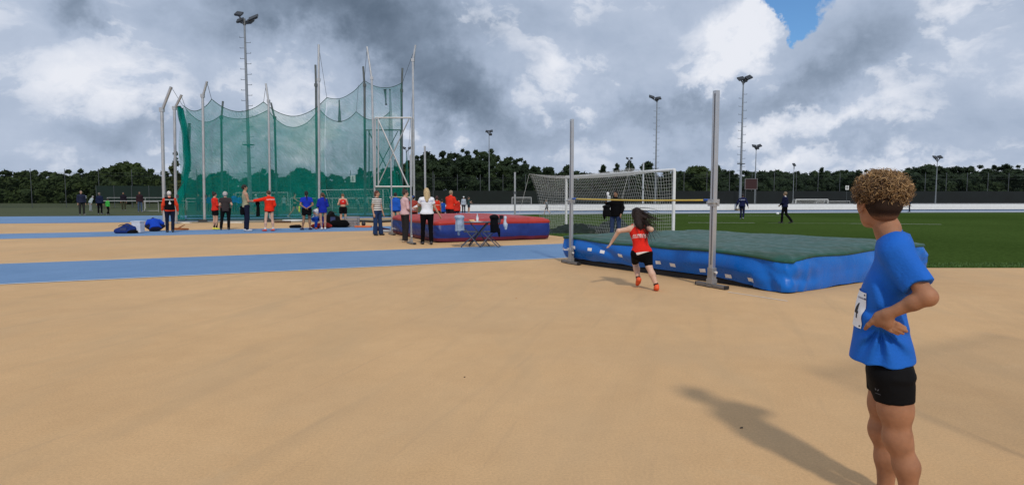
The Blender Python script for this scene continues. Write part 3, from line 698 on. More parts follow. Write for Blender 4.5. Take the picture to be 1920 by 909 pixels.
    if z0 > .01: MB().box((L / 2, Wd / 2, z0 * .45), (L - .22, Wd - .22, z0 * .9)).build('pallet', mat('dark_pallet', (.02, .02, .022), .9), root)
    if flip:
        for o in root.children:
            for v in o.data.vertices: v.co.y = -v.co.y
            pass
    return root, sd, (A, u, w, L, Wd)
BLUEV = vinyl('bright_blue_vinyl', (.0005, .128, .54), .26, (.0005, .108, .47), .28)
GREENV = vinyl('sea_green_cover', (.010, .076, .054), .45, (.020, .056, .026), .25)
NAVYV = vinyl('navy_vinyl', (.010, .035, .22), .40, (.006, .022, .15), .3)
REDV = vinyl('red_vinyl', (.42, .035, .025), .45, (.33, .025, .022), .2)
MAROON = vinyl('maroon_vinyl', (.13, .015, .045), .5)
A1, B1 = G(1054, 491.5), G(1478, 551); D1 = A1 + Vector((4.0, 2.45, 0))
def crn(p):
    d = (Vector((p.x, p.y, 0)) - Vector((5.4, 0, 0))).length
    return -.05 * math.exp(-(d / .45)**2) + .02 * math.exp(-((p.x) / .5)**2)
m1, side1, fr1 = landing_mat('bright blue high jump mat with a sea green top, in front behind the runner', A1, B1, D1, .555, .10, BLUEV, GREENV, .035, None, .050, .045, crn, .03)
# white tabs sewn along the approach side
def on_side(root, sd, px, py):
    Mi = root.matrix_basis.inverted(); o = Mi @ Vector((0, 0, CAM_H)); d = (Mi.to_3x3() @ ray(px, py)).normalized()
    bvh = BVHTree.FromPolygons([v.co for v in sd.data.vertices], [p.vertices[:] for p in sd.data.polygons]); return bvh.ray_cast(o, d)
ux = Vector((1, 0, 0))
for px, py in ((1057, 466.5), (1075.5, 463.5), (1106, 467.5), (1129.5, 472), (1163, 479), (1203, 485.5), (1234.5, 492), (1261.5, 496.8), (1317.5, 507), (1366, 517.5), (1409.5, 524.5)):
    h = on_side(m1, side1, px, py)
    if h[0] is None: continue
    gm = grid_mesh(.125, .062, 4, 2); n = h[1] if h[1].y < 0 or abs(h[1].x) > .5 else -h[1]
    rt = Vector((1, 0, 0)) if px > 1062 else Vector((.3, -1, 0)).normalized(); rr = random.Random(px); rt = (rt + Vector((0, 0, rr.uniform(-.1, .1)))).normalized(); up = Vector((0, 0, 1))
    if rt.cross(up).dot(h[1]) < 0 and False: rt = -rt
    drape(side1, gm, h[0], rt, up, WTAPE, 'white_tab', .006)
A2, B2 = G(736, 438), G(819, 455.5); D2 = A2 + Vector((3.92, 1.3, 0))
m2, side2, fr2 = landing_mat('navy and red high jump mat behind the folding table', A2, B2, D2, .68, .03, NAVYV, REDV, .13, (.17, MAROON), .04, .09, None, .10)
h = on_side(m2, side2, 741, 428.5)
if h[0] is not None: drape(side2, grid_mesh(.55, .03, 12, 1), h[0], (1, 0, 0), (0, 0, 1), WTAPE, 'white_stripe', .008)

# ================================================================== high jump uprights and bars
def upright(label, base, top_z, bar_z, rz, w=.085, sc=1.0):
    r = empty('high_jump_upright', base, rz); tag(r, label, 'upright', 'high jump uprights')
    round_obj(MB().box((0, 0, .035), (.62, .09, .05)).box((0, 0, .028), (.10, .13, .036)).build('base_bar', mat('base_alloy', (.20, .19, .18), .5, .5), r), .006)
    for ex in (-.315, .315): MB().box((ex, 0, .036), (.02, .093, .054)).build('end_cap', BLACK, r)
    s = MB(); s.box((0, 0, .06 + .13), (w * 1.25, w * 1.1, .26)); s.box((0, 0, .10), (w * 1.5, w * 1.35, .08)); round_obj(s.build('lower_sleeve', mat('sleeve_alloy', (.34, .34, .34), .45, .6), r), .004)
    t = MB(); t.box((0, 0, .1 + (top_z - .1) / 2), (w, w * .85, top_z - .1)); o = t.build('telescopic_tube', ALU, r); round_obj(o, .006)
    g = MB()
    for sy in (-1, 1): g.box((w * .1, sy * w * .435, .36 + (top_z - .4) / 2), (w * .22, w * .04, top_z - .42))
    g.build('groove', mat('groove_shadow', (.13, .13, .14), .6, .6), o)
    MB().box((0, 0, bar_z - .03), (w * 1.5, w * 1.5, .11)).tube((0, -w * .6, bar_z - .03), (0, -w * 1.6, bar_z - .03), .022).tube((w * .7, 0, bar_z - .03), (w * 1.1, 0, bar_z - .03), .022).build('clamp', mat('clamp_alloy', (.45, .46, .47), .4, .7), r)
    MB().tube((w * .6, 0, .25), (w * 1.0, 0, .25), .012).tube((w * .95, 0, .25), (w * 1.2, 0, .25), .022).build('locking_knob', mat('pale_knob', (.6, .6, .6), .5), r)
    return r
def crossbar(label, a, b, m, endm):
    a, b = Vector(a), Vector(b); d = (b - a).normalized(); mid = (a + b) / 2; c = empty('crossbar', mid); tag(c, label, 'crossbar', 'high jump bars'); a -= mid; b -= mid
    pts = [a.lerp(b, k / 12) + Vector((0, 0, -.015 * math.sin(math.pi * k / 12))) for k in range(13)]; mb = MB()
    mb.ctube(pts, .0145, 12)
    mb.build('bar', m, c, True)
    for p, s in ((a, 1), (b, -1)): MB().tube(p - d * s * .02, p + d * s * .14, .0205, n=12).build('end_piece', endm, c, True)
uR, uL = G(1334, 538.5), G(1070.5, 494.8); dirb = (uL - uR).normalized(); rzb = math.atan2(dirb.y, dirb.x)
topR = P(1348, 170, uR.y).z; topL = P(1070.5, 223.5, uL.y).z
zR = P(1340, 376.5, uR.y).z; zL = P(1072, 373.6, uL.y).z
upright('tallest and nearest metal high jump upright, at the right end of the yellow bar', uR, topR, zR, R(-63))
upright('metal high jump upright at the left end of the yellow bar', uL, topL, zL, R(-63), .075)
YEL = mat('yellow_bar', (.60, .44, .07), .35, 0, .04); BLE = mat('blue_end', (.02, .09, .38), .45)
ra_, rb2 = uR + dirb * .06, uL - dirb * .04; crossbar('yellow high jump bar with blue ends above the blue mat', (ra_.x, ra_.y, zR + .01), (rb2.x, rb2.y, zL + .01), YEL, BLE)
vL, vR = G(735, 440.5), G(771.5, 457.5)
upright('metal high jump upright beside the striped-shirt woman', vL, P(733, 298, vL.y).z, 1.47, R(-62), .05)
upright('metal high jump upright between the pink sweater and the white shirt', vR, P(773, 290, vR.y).z, 1.47, R(-62), .05)
crossbar('pale yellow bar behind the head of the woman in pink', (vL.x, vL.y, 1.475), (vR.x + .12, vR.y - .3, 1.47), mat('pale_bar', (.66, .58, .34), .4), BLE)

# free-standing slim poles
def pole(label, px, top, Y, r, band=None, m=STEEL):
    q = P(px, top, Y); o = empty('steel_pole', (q.x, Y, 0)); tag(o, label, 'pole')
    MB().tube((0, 0, 0), (0, 0, q.z), r, n=10).tube((0, 0, 0), (0, 0, .05), r * 3.5, n=10).build('shaft', m, o, False)
    if band: MB().tube((0, 0, band - .06), (0, 0, band + .06), r * 1.5, n=10).build('sleeve', DSTEEL, o)
pole('bare steel pole rising behind the blond woman in the white shirt', 796.5, 274, 30, .05)
pole('slim steel pole behind the red mat, left of the goal net', 965.5, 323, 33, .05, 1.7)
pole('tall steel pole seen through the football goal net beyond the barrier', 1206.5, 305, 66, .085, 2.3, mat('pale_steel', (.55, .57, .6), .5, .3))

# ================================================================== football goal with a real net
g0, g1 = Vector((2.60, 28.9, 0)), Vector((5.92, 22.1, 0)); gz0, gz1 = P(1062, 332, g0.y).z, P(1266, 318.5, g1.y).z
goal = empty('football_goal', g0); tag(goal, 'full size white football goal with a white net behind the blue mat', 'goal')
d = g1 - g0; U = Vector((0, 0, 1)); bk = Vector((-.90, -.43, 0)); PW = mat('goal_white', (.74, .75, .76), .45, 0, .06, 3)
for p, z in ((Vector(), gz0), (d, gz1)): MB().tube(p, p + U * z, .058, n=12).build('goalpost', PW, goal, False)
MB().tube(U * gz0, d + U * gz1, .058, n=12).build('crossbar', PW, goal)
top_b0, top_b1 = bk * 2.0 + U * (gz0 + .12), d + bk * 2.0 + U * (gz1 + .02); bot_b0, bot_b1 = bk * 1.5 + U * .02, d + bk * 1.5 + U * .02
def sag(a, b, k, s=.10): return a.lerp(b, k) - U * (s * 4 * k * (1 - k))
net = MB(); TR = .0040
def curve(fn, n=14, r=TR):
    pts = [fn(k / n) for k in range(n + 1)]
    for a, b in zip(pts[:-1], pts[1:]): net.tube(a, b, r, n=3, cap=False)
def back(uu, v):     # uu along the goal, v from top to bottom
    t = top_b0.lerp(top_b1, uu) - U * (.16 * 4 * uu * (1 - uu)); b = bot_b0.lerp(bot_b1, uu)
    p = t.lerp(b, v); return p - bk * .38 * math.sin(math.pi * v)**.9 * (0.6 + .4 * math.sin(math.pi * uu)) + U * .0
def roof(uu, v):
    f = (U * gz0).lerp(d + U * gz1, uu); return f.lerp(back(uu, 0), v) - U * (.14 * math.sin(math.pi * v)) * (1 - (2 * uu - 1)**4 * .5)
def sidep(end, v, z):
    f = (d if end else Vector()) + U * ((gz1 if end else gz0) * (1 - z)); b = back(1.0 if end else 0.0, z); return f.lerp(b, v) - U * (.10 * math.sin(math.pi * v) * (1 - z))
NU = 62
for i in range(NU + 1): curve(lambda k, u_=i / NU: back(u_, k), 12)
for j in range(1, 21): curve(lambda k, v_=j / 20: back(k, v_), 24)
for i in range(NU + 1): curve(lambda k, u_=i / NU: roof(u_, k), 5)
for j in range(0, 16): curve(lambda k, v_=j / 15: roof(k, v_), 24, TR * (1.0 if j else 1.4))
for e in (0, 1):
    for i in range(1, 16): curve(lambda k, v_=i / 15: sidep(e, v_, k), 10)
    for j in range(0, 21): curve(lambda k, z_=j / 20: sidep(e, k, z_), 6)
tag(net.build('net', mat('net_cord', (.50, .51, .50), .8, 0, .1), goal))
sp = MB()
for q0, q1 in ((top_b0, bk * 2.7 + U * .02), (top_b1, d + bk * 2.7 + U * .02)): sp.tube(q0, q1, .006, n=4)
sp.build('net_guy_line', mat('net_cord', (.50, .51, .50), .8, 0, .1), goal)

# ================================================================== crumpled dark green tarpaulin beside the goal
TARP = vinyl('dark_green_tarp', (.006, .017, .010), .7, (.003, .009, .006), .6)
def heap(name, label, cat, c, L, Wd, H, rz, m, seed, k=1.0, prof=None, res=56, kind=None):
    mb = MB(); rows = []
    for j in range(res // 2 + 1):
        row = []
        for i in range(res + 1):
            a, b = i / res * 2 - 1, j / (res // 2) * 2 - 1; e = max(0, 1 - (abs(a)**3 + abs(b)**2.4))
            q = Vector((a * L / 2, b * Wd / 2, 0)); n = ridge(Vector((q.x * 1.4 + seed, q.y * 1.4, seed)), k * 1.0)
            hz = H * e**.45 * (.15 + 1.25 * max(0, n - .1)) * (prof(a) if prof else 1)
            row.append(Vector((q.x + .05 * mnoise.noise(q * 4), q.y + .05 * mnoise.noise(q * 4 + Vector((9, 0, 0))), .012 + hz)))
        rows.append(row)
    o = mb.sheet(rows).build(name, m, None, True); o.location = c; o.rotation_euler = (0, 0, rz); tag(o, label, cat); return o
tq = G(1112, 440); heap('tarpaulin', 'crumpled dark green tarpaulin heaped beside the goal between the two mats', 'tarpaulin', (tq.x + .55, tq.y + 1.6, 0), 4.6, 1.9, .55, R(2), TARP, 3.1, 1.0, lambda a: .62 + .5 * math.exp(-((a - .30) / .16)**2) + .1 * math.sin(a * 9))

# ================================================================== throwing cage
cage = empty('throwing_cage', (0, 0, 0)); tag(cage, 'big throwing cage of bent steel posts hung with billowing green netting', 'cage')
def cpost(px, base_d, pb, pk, pt, r, m, foot=True):
    """px at base; pb unused; pk = pixel of the kink, pt = pixel of the tip"""
    Y = base_d; b = P(px, 400, Y); k_ = P(pk[0], pk[1], Y); t = P(pt[0], pt[1], Y); mb = MB()
    b = Vector((P(px, 385, Y).x, Y, 0)); mb.tube(b, k_, r, n=10); mb.tube(k_ - Vector((0, 0, .05)), t, r * .9, n=10); mb.tube(b, b + Vector((0, 0, .03)), r * 2.6, n=10); mb.box(k_, (r * 2.5, r * 2.3, r * 2.6))
    mb.build('post', m, cage)
    if r > .07: MB().box(b + Vector((r * 1.6, 0, 1.5)), (.12, .1, .18)).build('winch', DSTEEL, cage)
FARM = mat('dark_grey_post', (.11, .13, .135), .55, .4, .2, 2.0)  # darker grey metal for the far posts and far gate
near_posts = [(307, 31.5, (303.5, 206), (321, 163)), (329, 33.5, (327, 203), (340.5, 178)), (382.5, 35.5, (380, 180), (388, 153)), (506, 37, (503.5, 190), (498.5, 157)), (598, 38.5, (597.5, 150), (597.5, 84)), (703.5, 39, (697, 147), (688, 88)), (776.5, 39, (774, 113), (779, 85))]
for i, (px, Y, k_, t) in enumerate(near_posts): cpost(px, Y, None, k_, t, (.082, .075, .075, .065, .075, .07, .07)[i], STEEL)
for (px, Y, k_, t, r) in [(416, 44, (415, 221), (418, 190), .075), (519, 45, (515, 221), (508, 193), .075), (594, 46, (592.5, 160), (591.5, 122), .085), (684, 46, (683.5, 160), (681, 125), .085), (754, 46, (753, 170), (754.5, 128), .085)]:
    cpost(px, Y, None, k_, t, r, FARM)
# gate frames with cross bracing
def gate(xl, xr, yt, yb, Y, m, r=.045):
    a, b, c, e = P(xl, yt, Y), P(xr, yt, Y), P(xr, yb, Y), P(xl, yb, Y); mb = MB()
    for p, q in ((a, b), (b, c), (c, e), (e, a)): mb.tube(p, q, r, n=8)
    mb.tube(P(xl + 5, yt + 2, Y), P(xr - 7, yb - 2, Y), r * .9, n=8); mb.tube(P(xr - 5, yt + 2, Y), P(xl + 5, yb - 2, Y), r * .7, n=8)
    x = (xl + 6); mb.tube(P(x, yt, Y), P(x, yb, Y), r * .9, n=8); mb.build('gate_frame', m, cage)
gate(703.5, 772, 221, 350, 38.9, STEEL, .055); gate(686, 751, 244, 354, 45.8, FARM, .045)
# netting
def net_mat(name, c, a0):
    m = bpy.data.materials.new(name); m.use_nodes = True; t = NT(m.node_tree); t.n.clear(); out = t.n.new('ShaderNodeOutputMaterial')
    tr = t.n.new('ShaderNodeBsdfTransparent'); df = t.n.new('ShaderNodeBsdfDiffuse'); tl = t.n.new('ShaderNodeBsdfTranslucent'); mx = t.n.new('ShaderNodeMixShader'); m2_ = t.n.new('ShaderNodeMixShader')
    o = t.n.new('ShaderNodeTexCoord').outputs['Object']
    wv = t.n.new('ShaderNodeTexWave'); wv.wave_type = 'BANDS'; wv.bands_direction = 'DIAGONAL'; wv.inputs['Scale'].default_value = 3.2; wv.inputs['Distortion'].default_value = 13; wv.inputs['Detail'].default_value = 3; wv.inputs['Detail Scale'].default_value = .8; t.l.new(o, wv.inputs[0])
    n = t.noise(o, .55, 5, .6, 1.0); f = t.math('ADD', t.math('MULTIPLY', t.math('SUBTRACT', n, .5), .75), t.math('MULTIPLY', t.math('SUBTRACT', wv.outputs[1], .5), .16))
    at = t.n.new('ShaderNodeAttribute'); at.attribute_name = 'dens'
    f = t.math('ADD', t.math('ADD', f, a0), at.outputs['Fac'], clamp=True)
    c2 = t.mixc(t.noise(o, 1.5, 4, .6), tuple(x * .7 for x in c), tuple(min(1, x * 1.3) for x in c)); t.l.new(c2, df.inputs[0]); t.l.new(c2, tl.inputs[0])
    m2_.inputs[0].default_value = .35; t.l.new(df.outputs[0], m2_.inputs[1]); t.l.new(tl.outputs[0], m2_.inputs[2])
    t.l.new(f, mx.inputs[0]); t.l.new(tr.outputs[0], mx.inputs[1]); t.l.new(m2_.outputs[0], mx.inputs[2]); t.l.new(mx.outputs[0], out.inputs[0]); return m
NETM = net_mat('green_netting', (.006, .22, .175), .41)
def scallop(xs, ys, x):
    return float(np.interp(x, xs, ys))
def rim_curve(pk):
    """peaks (px,py) with sag between them -> function of px"""
    xs, ys = [], []
    for (x0, y0, s), (x1, y1, _) in zip(pk[:-1], pk[1:]):
        for k in range(12):
            t = k / 12; xs.append(x0 + (x1 - x0) * t); ys.append(y0 + (y1 - y0) * t + s * 4 * t * (1 - t))
    xs.append(pk[-1][0]); ys.append(pk[-1][1]); return xs, ys
def netsheet(name, cols, dens, m=NETM):
    """cols: list of vertical point lists (top to bottom); dens: callable(u,v)"""
    mb = MB().sheet(cols); o = mb.build(name, m, cage, True); at = o.data.attributes.new('dens', 'FLOAT', 'POINT'); nv = len(cols[0])
    at.data.foreach_set('value', [float(dens(i / (len(cols) - 1), j / (nv - 1))) for i in range(len(cols)) for j in range(nv)])
    MB().ctube([c[0] for c in cols], .022, 5).build('hem_rope', mat('hem_rope', (.02, .07, .06), .8), o); MB().ctube([c[-1] for c in cols], .05, 6).build('hem_rope', mat('hem_rope', (.02, .07, .06), .8), o)
    return o
def sheet_cols(rim, x0, x1, Y0, Y1, n, ybot, wob, nv=26):
    xs, ys = rim; cols = []
    for i in range(n + 1):
        u_ = i / n; px = x0 + (x1 - x0) * u_; Y = Y0 + (Y1 - Y0) * u_; top = P(px, float(np.interp(px, xs, ys)), Y); bx = P(px, 400, Y).x; bz = .06
        col = []
        for j in range(nv + 1):
            v = j / nv; z = top.z + (bz - top.z) * v; q = Vector((top.x + (bx - top.x) * v, Y, z))
            q.y += wob * math.sin(math.pi * v) * (mnoise.noise(Vector((q.x * .35, z * .25, Y))) * 1.2 - .5) + .12 * mnoise.noise(Vector((q.x * 1.5, z * .4, 3 + Y)))
            col.append(q)
        cols.append(col)
    return cols
near_rim = rim_curve([(343, 198, 12), (396.5, 189, 8), (493.6, 192, 14), (613, 183, 4), (683, 154, 7), (754, 157, 0)])
near_rim = ([*near_rim[0]], [*near_rim[1]])
nr = rim_curve([(343, 198, 10), (397, 187, 20), (494, 192, 27), (613, 184, 0)])
nr = rim_curve([(343, 198, 16), (397, 186, 21), (494, 191, 31), (613, 183, 0)])
def noY(c): return c
netsheet('net', sheet_cols(nr, 343, 613, 37.0, 39.4, 70, 410, .9), lambda u, v: .12 * max(0, v - .45))
nr2 = rim_curve([(613, 185, 6), (650, 183, -2), (683, 154, 9), (724, 165, 0), (754, 156, 0)])
netsheet('net', sheet_cols(rim_curve([(613, 183, 14), (683, 151, 12), (754, 155, 0)]), 613, 754, 46.6, 45.8, 44, 405, .5), lambda u, v: -.10 + .20 * max(0, v - .4))
fr = rim_curve([(350, 206, 18), (414, 216, 12), (502, 206, 34), (599, 205, 21), (668, 209, 16), (731, 210, 0)])
netsheet('net', sheet_cols(fr, 350, 731, 43.2, 45.0, 90, 404, .8), lambda u, v: .02 + .12 * max(0, v - .5))
# gathered left end: hangs from the bent posts and swings in towards the middle
cols = []
for i in range(26):
    u_ = i / 25; Y = 37.0 + 6.2 * u_; px0 = 343 + 7 * u_; tp = P(px0, 199 + 9 * u_, Y); col = []
    for j in range(27):
        v = j / 26; px = float(np.interp(v, [0, .25, .5, .75, .88, 1], [px0, px0 + 8, px0 + 10, px0 - 2, px0 - 14, px0 - 16])); z = tp.z + (.06 - tp.z) * v
        q = Vector(((px - 960) / FOC * Y * 1.0, Y, z)); q.x += .15 * math.sin(u_ * 30) + .1 * mnoise.noise(Vector((u_ * 9, z, 0))); col.append(q)
    cols.append(col)
netsheet('net', cols, lambda u, v: .16)
cols = []
for i in range(12):      # front skirt reaching out to the second post
    u_ = i / 11; px0 = 326 + 18 * u_; Y = 36.6; col = []
    for j in range(11):
        v = j / 10; q = P(px0 + 4 * v * (1 - u_), 340 + 30 * (1 - u_) * (1 - v), Y); q.z = q.z * (1 - v) + .06 * v; q.y += .1 * mnoise.noise(Vector((u_ * 5, v * 3, 1))); col.append(q)
    cols.append(col)
netsheet('net', cols, lambda u, v: .30)
# gate net bunched on the right, with rope droppers
def bunch(x0, y0, x1, y1, w0, w1, Y, dn):
    cols = []
    for i in range(10):
        u_ = i / 9 - .5; col = []
        for j in range(20):
            v = j / 19; px = x0 + (x1 - x0) * v + u_ * (w0 + (w1 - w0) * v); q = P(px, y0 + (y1 - y0) * v, Y + .2 * math.sin(i * 2.1)); q.z = max(.05, q.z); q.y += .15 * mnoise.noise(Vector((i, v * 3, Y))); col.append(q)
        cols.append(col)
    netsheet('net', cols, lambda u, v: dn)
bunch(742, 300, 752, 405, 6, 34, 39.6, .30); bunch(731, 168, 737, 404, 3, 16, 44.6, .12); bunch(762, 285, 766, 404, 2, 12, 39.8, .25); bunch(636, 188, 637, 228, 2, 6, 46.0, .35); bunch(722, 168, 724, 196, 5, 2, 45.9, .4); bunch(355, 232, 352, 320, 5, 10, 40, .35)
lr = MB()
for (ax, ay, bx, by, Y1_, Y2_) in [(322, 165, 343, 199, 31.5, 37), (388, 154, 397, 188, 35.5, 37.4), (499, 158, 494, 193, 37, 38), (598, 90, 613, 185, 38.5, 39.4), (779, 88, 754, 157, 39, 45.8), (688, 92, 683, 154, 39, 46.2), (340, 180, 350, 208, 33.5, 43.2), (668, 211, 672, 160, 45, 46), (779, 88, 765, 300, 39, 39.7)]:
    lr.tube(P(ax, ay, Y1_), P(bx, by, Y2_), .012, n=4)
lr.build('hoist_rope', DSTEEL, cage)
# weighted tubes holding the net bottoms down, throwing circle ring, small kit
def tube_obj(name, label, cat, pts, r, m, n=8):
    mb = MB().path([Vector(p) for p in pts], r, n); o = mb.build(name, m, None, True); tag(o, label, cat); return o
hose = mat('dark_hose', (.025, .022, .02), .8)
a = [G(545 + 8 * k, 415.4 - .4 * math.sin(k), .05) for k in range(0, 18) if k not in (3, 4)]
tube_obj('weight_tube', 'long dark weight tube lying at the foot of the cage net', 'tube', [G(px, 415.0 + .6 * math.sin(px * .1), .06) for px in range(612, 745, 8)], .06, hose)
tube_obj('weight_tube', 'brown weight tube lying on the ground left of the white disc', 'tube', [G(px, 415.8, .06) for px in range(515, 546, 6)], .06, mat('brown_hose', (.09, .05, .03), .8))
dq = G(549, 413.6); dd = MB().tube((0, 0, 0), (0, 0, .05), .62, n=28).build('white_disc', WHITE); dd.location = dq; dd.name = 'circle_cover'; tag(dd, 'flat white disc lying at the foot of the cage net', 'disc')
heap('sandbag', 'dark rope bundle lying at the base of the second silver cage post', 'sandbag', G(381, 416.5), .5, .4, .16, 0, hose, 5)
heap('sandbag', 'small brown sandbag seen between the legs of the red-jacketed athlete', 'sandbag', G(503, 416), .5, .4, .22, 0, hose, 7)

# ================================================================== folding table, chairs, things on them
ty = 17.9; tx = X(898, ty)
tb = empty('folding_table', (tx, ty, 0), R(6)); tag(tb, 'small dark folding table in front of the navy mat', 'table')
TOPM = mat('slate_tabletop', (.035, .042, .065), .5, 0, .1); LEGD = mat('dark_leg', (.03, .035, .05), .5, .2)
round_obj(MB().box((0, 0, .715), (.92, .62, .028)).build('tabletop', TOPM, tb), .008)
for sy in (-.24, .24):
    MB().bar((-.30, sy, .02), (.26, sy, .70), .032, .022).build('leg', LEGD, tb); MB().bar((.30, sy + .02, .02), (-.26, sy + .02, .70), .032, .022).build('leg', LEGD, tb)
MB().tube((-.30, -.24, .03), (-.30, .24, .03), .014).tube((.30, -.22, .03), (.30, .26, .03), .014).build('cross_rail', LEGD, tb)
def fchair(label, px, Y, rz, rake=0):
    c = empty('folding_chair', (X(px, Y), Y, 0), rz); tag(c, label, 'chair', 'folding chairs at the table')
    LM = mat('chair_alloy', (.10, .11, .14), .45, .5)
    for sy in (-.2, .2):
        MB().bar((.27, sy, .015), (-.22, sy, .60), .024, .018).bar((-.22, sy, .60), (-.30, sy, .86), .024, .018).build('back_leg', LM, c)
        MB().bar((-.27, sy * .88, .015), (.19, sy * .88, .44), .024, .018).build('front_leg', LM, c)
    MB().tube((-.27, -.2, .015), (-.27, .2, .015), .013).tube((.27, -.22, .015), (.27, .22, .015), .013).build('foot_bar', LM, c)
    round_obj(MB().box((.0, 0, .45), (.40, .40, .025)).build('seat', TOPM, c), .008); MB().bar((-.275, -.2, .78), (-.275, .2, .78), .14, .02).build('backrest', TOPM, c)
    return c
ch1 = fchair('folding chair left of the table with a pale jacket on its back', 882, 17.6, R(4)); ch2 = fchair('folding chair right of the table with a black jacket on its back', 919, 17.6, R(180 - 8))
def drapecloth(name, label, cat, c, w, hgt, th, m, seed, rz=0, tail=None):
    s = Sdf(); s.ell((0, 0, 0), (w * .52, th, hgt * .16), .05); s.loft([-hgt, -hgt * .5, 0], [w * .05, 0, 0], [0, 0, 0], [w * .5, w * .46, w * .34], [th * .8, th * .9, th * .8], .05)
    if tail: s.cone((tail, 0, -hgt * .8), (tail * 1.2, 0, -hgt * 1.25), .05, .03, .04)
    f = sines(seed, 22); s.folds = lambda X_, Y_, Z_: .022 * f(X_, Y_, Z_ * .35); o = sdf_obj(name, s, .016, m, None, 1.0, .03); o.location = c; o.rotation_euler = (0, 0, rz); tag(o, label, cat); return o
drapecloth('jacket', 'pale grey-blue jacket hung over the left folding chair', 'jacket', (X(862, 17.45), 17.35, .88), .27, .40, .22, cloth((.33, .40, .50)), 4, 0, -.02)
drapecloth('jacket', 'black jacket hung over the right folding chair', 'jacket', (X(927, 17.45), 17.40, .88), .27, .44, .20, cloth((.010, .010, .013)), 5, 0, .12)
drapecloth('race_bib_bundle', 'white and blue cloth strip hanging from the right chair back', 'cloth', (X(947, 17.3), 17.25, .88), .075, .26, .05, cloth((.50, .55, .62)), 6, 0, .02)
drapecloth('cap', 'small dark cap hooked beside the white strip on the right chair', 'cap', (X(940, 17.3), 17.28, .92), .12, .09, .08, cloth((.03, .025, .03)), 8)
bt = empty('water_bottle', (X(895, 17.8), 17.8, .731)); tag(bt, 'clear water bottle standing on the folding table', 'bottle')
MB().tube((0, 0, 0), (0, 0, .15), .034, n=14).tube((0, 0, .15), (0, 0, .19), .034, .014, 14).tube((0, 0, .19), (0, 0, .21), .014, n=12).build('body', mat('clear_plastic', (.55, .62, .66), .12, 0, .05), bt, True)
MB().tube((0, 0, .21), (0, 0, .235), .017, n=12).build('cap', mat('bottle_cap', (.6, .62, .65), .5), bt); MB().tube((0, 0, .05), (0, 0, .12), .0355, n=14, cap=False).build('sleeve', mat('bottle_label', (.75, .75, .77), .5), bt)
ps = MB()
for k, (dx, dy, r_z) in enumerate(((.0, 0, .1), (.05, .02, -.25), (-.04, .05, .5))): ps.box((dx, dy, .0025 + .004 * k), (.30, .21, .003), r_z)
o = ps.build('papers', WTAPE); o.location = (X(892, 17.72), 17.72, .731); tag(o, 'loose white score sheets lying on the folding table', 'papers')
o = MB().box((0, 0, .025), (.16, .10, .05), .3).build('snack_box', mat('orange_snack', (.62, .36, .16), .7, 0, .4, 20)); o.location = (X(884.5, 17.8), 17.8, .745); round_obj(o, .015); tag(o, 'small orange and white snack packet on the folding table', 'packet')

# ================================================================== bags, bucket, crate and kit on the far runway
def bag(name, label, cat, px, py, size, m, seed, rz=0, strap=True, shape=0, z=0):
    s = Sdf(); a, b, c = size
    if shape == 0: s.ell((0, 0, c * .42), (a / 2, b / 2, c * .55), .05); s.cone((-a * .3, 0, c * .3), (a * .28, 0, c * .55), c * .3, c * .42, .06)
    elif shape == 1: s.cone((-a * .42, 0, c * .25), (a * .1, 0, c * .62), c * .22, c * .36, .08); s.cone((a * .1, 0, c * .6), (a * .4, 0, c * .45), c * .36, c * .3, .08); s.ell((0, 0, c * .2), (a * .5, b * .5, c * .28), .08)
    elif shape == 2: s.ell((0, 0, c * .3), (a * .5, b * .5, c * .38), .06); s.ell((-a * .2, 0, c * .55), (a * .26, b * .4, c * .42), .08)
    s.cut = [((0, 0, .004), (0, 0, -1))]; f = sines(seed, 16); s.folds = lambda X_, Y_, Z_: .014 * f(X_, Y_, Z_)
    root = sdf_obj(name, s, .02, m, None, 1, .02); q = G(px, py); root.location = (q.x, q.y, z); root.rotation_euler = (0, 0, rz); tag(root, label, cat)
    if strap:
        pts = [Vector((a * .25 * math.cos(t), -b * .3, c * .72 + c * .18 * math.sin(t))) for t in np.linspace(0, math.pi, 9)]; MB().path(pts, .014, 5).build('strap', BLACK, root)
        MB().box((0, -b * .46, c * .45), (a * .3, .02, c * .3), 0).build('pocket', mat('bag_trim', (.02, .035, .12), .7), root)
    return root
bag('sports_bag', 'navy sports bag with a strap left of the white bucket', 'bag', 235, 437.5, (.74, .40, .40), cloth((.012, .03, .15)), 2, R(12), True, 1)
bag('sports_bag', 'small black bag lying between the navy bag and the bucket', 'bag', 248, 437.6, (.42, .3, .15), cloth((.01, .01, .012)), 3, 0, False, 0)
q = G(259.5, 436.8); bk_ = empty('bucket', q); tag(bk_, 'white square bucket standing on the far blue runway', 'bucket')
round_obj(MB().box((0, 0, .24), (.36, .34, .47)).build('body', mat('bucket_plastic', (.55, .58, .66), .5), bk_), .04, 3); MB().box((0, 0, .47), (.39, .37, .03)).build('rim', mat('bucket_rim', (.65, .67, .72), .5), bk_)
q = G(251.5, 437); o = MB().tube((0, 0, 0), (0, 0, .24), .06, .05, 10).tube((0, 0, .24), (0, 0, .29), .05, .02, 10).build('drink_bottle', mat('pink_bottle', (.45, .22, .20), .4)); o.location = q; tag(o, 'pinkish drink bottle against the left of the white bucket', 'bottle')
q = G(269, 436); o = MB().tube((0, 0, 0), (0, 0, .26), .05, .045, 10).tube((0, 0, .26), (0, 0, .31), .045, .02, 10).build('drink_bottle', mat('tan_bottle', (.42, .28, .22), .4)); o.location = q; tag(o, 'tan drink bottle against the right of the white bucket', 'bottle')
bag('black_bag', 'big black holdall with open top beside the red-topped athlete', 'bag', 627, 424.5, (.80, .5, .80), cloth((.012, .012, .014)), 6, 0, True, 2)
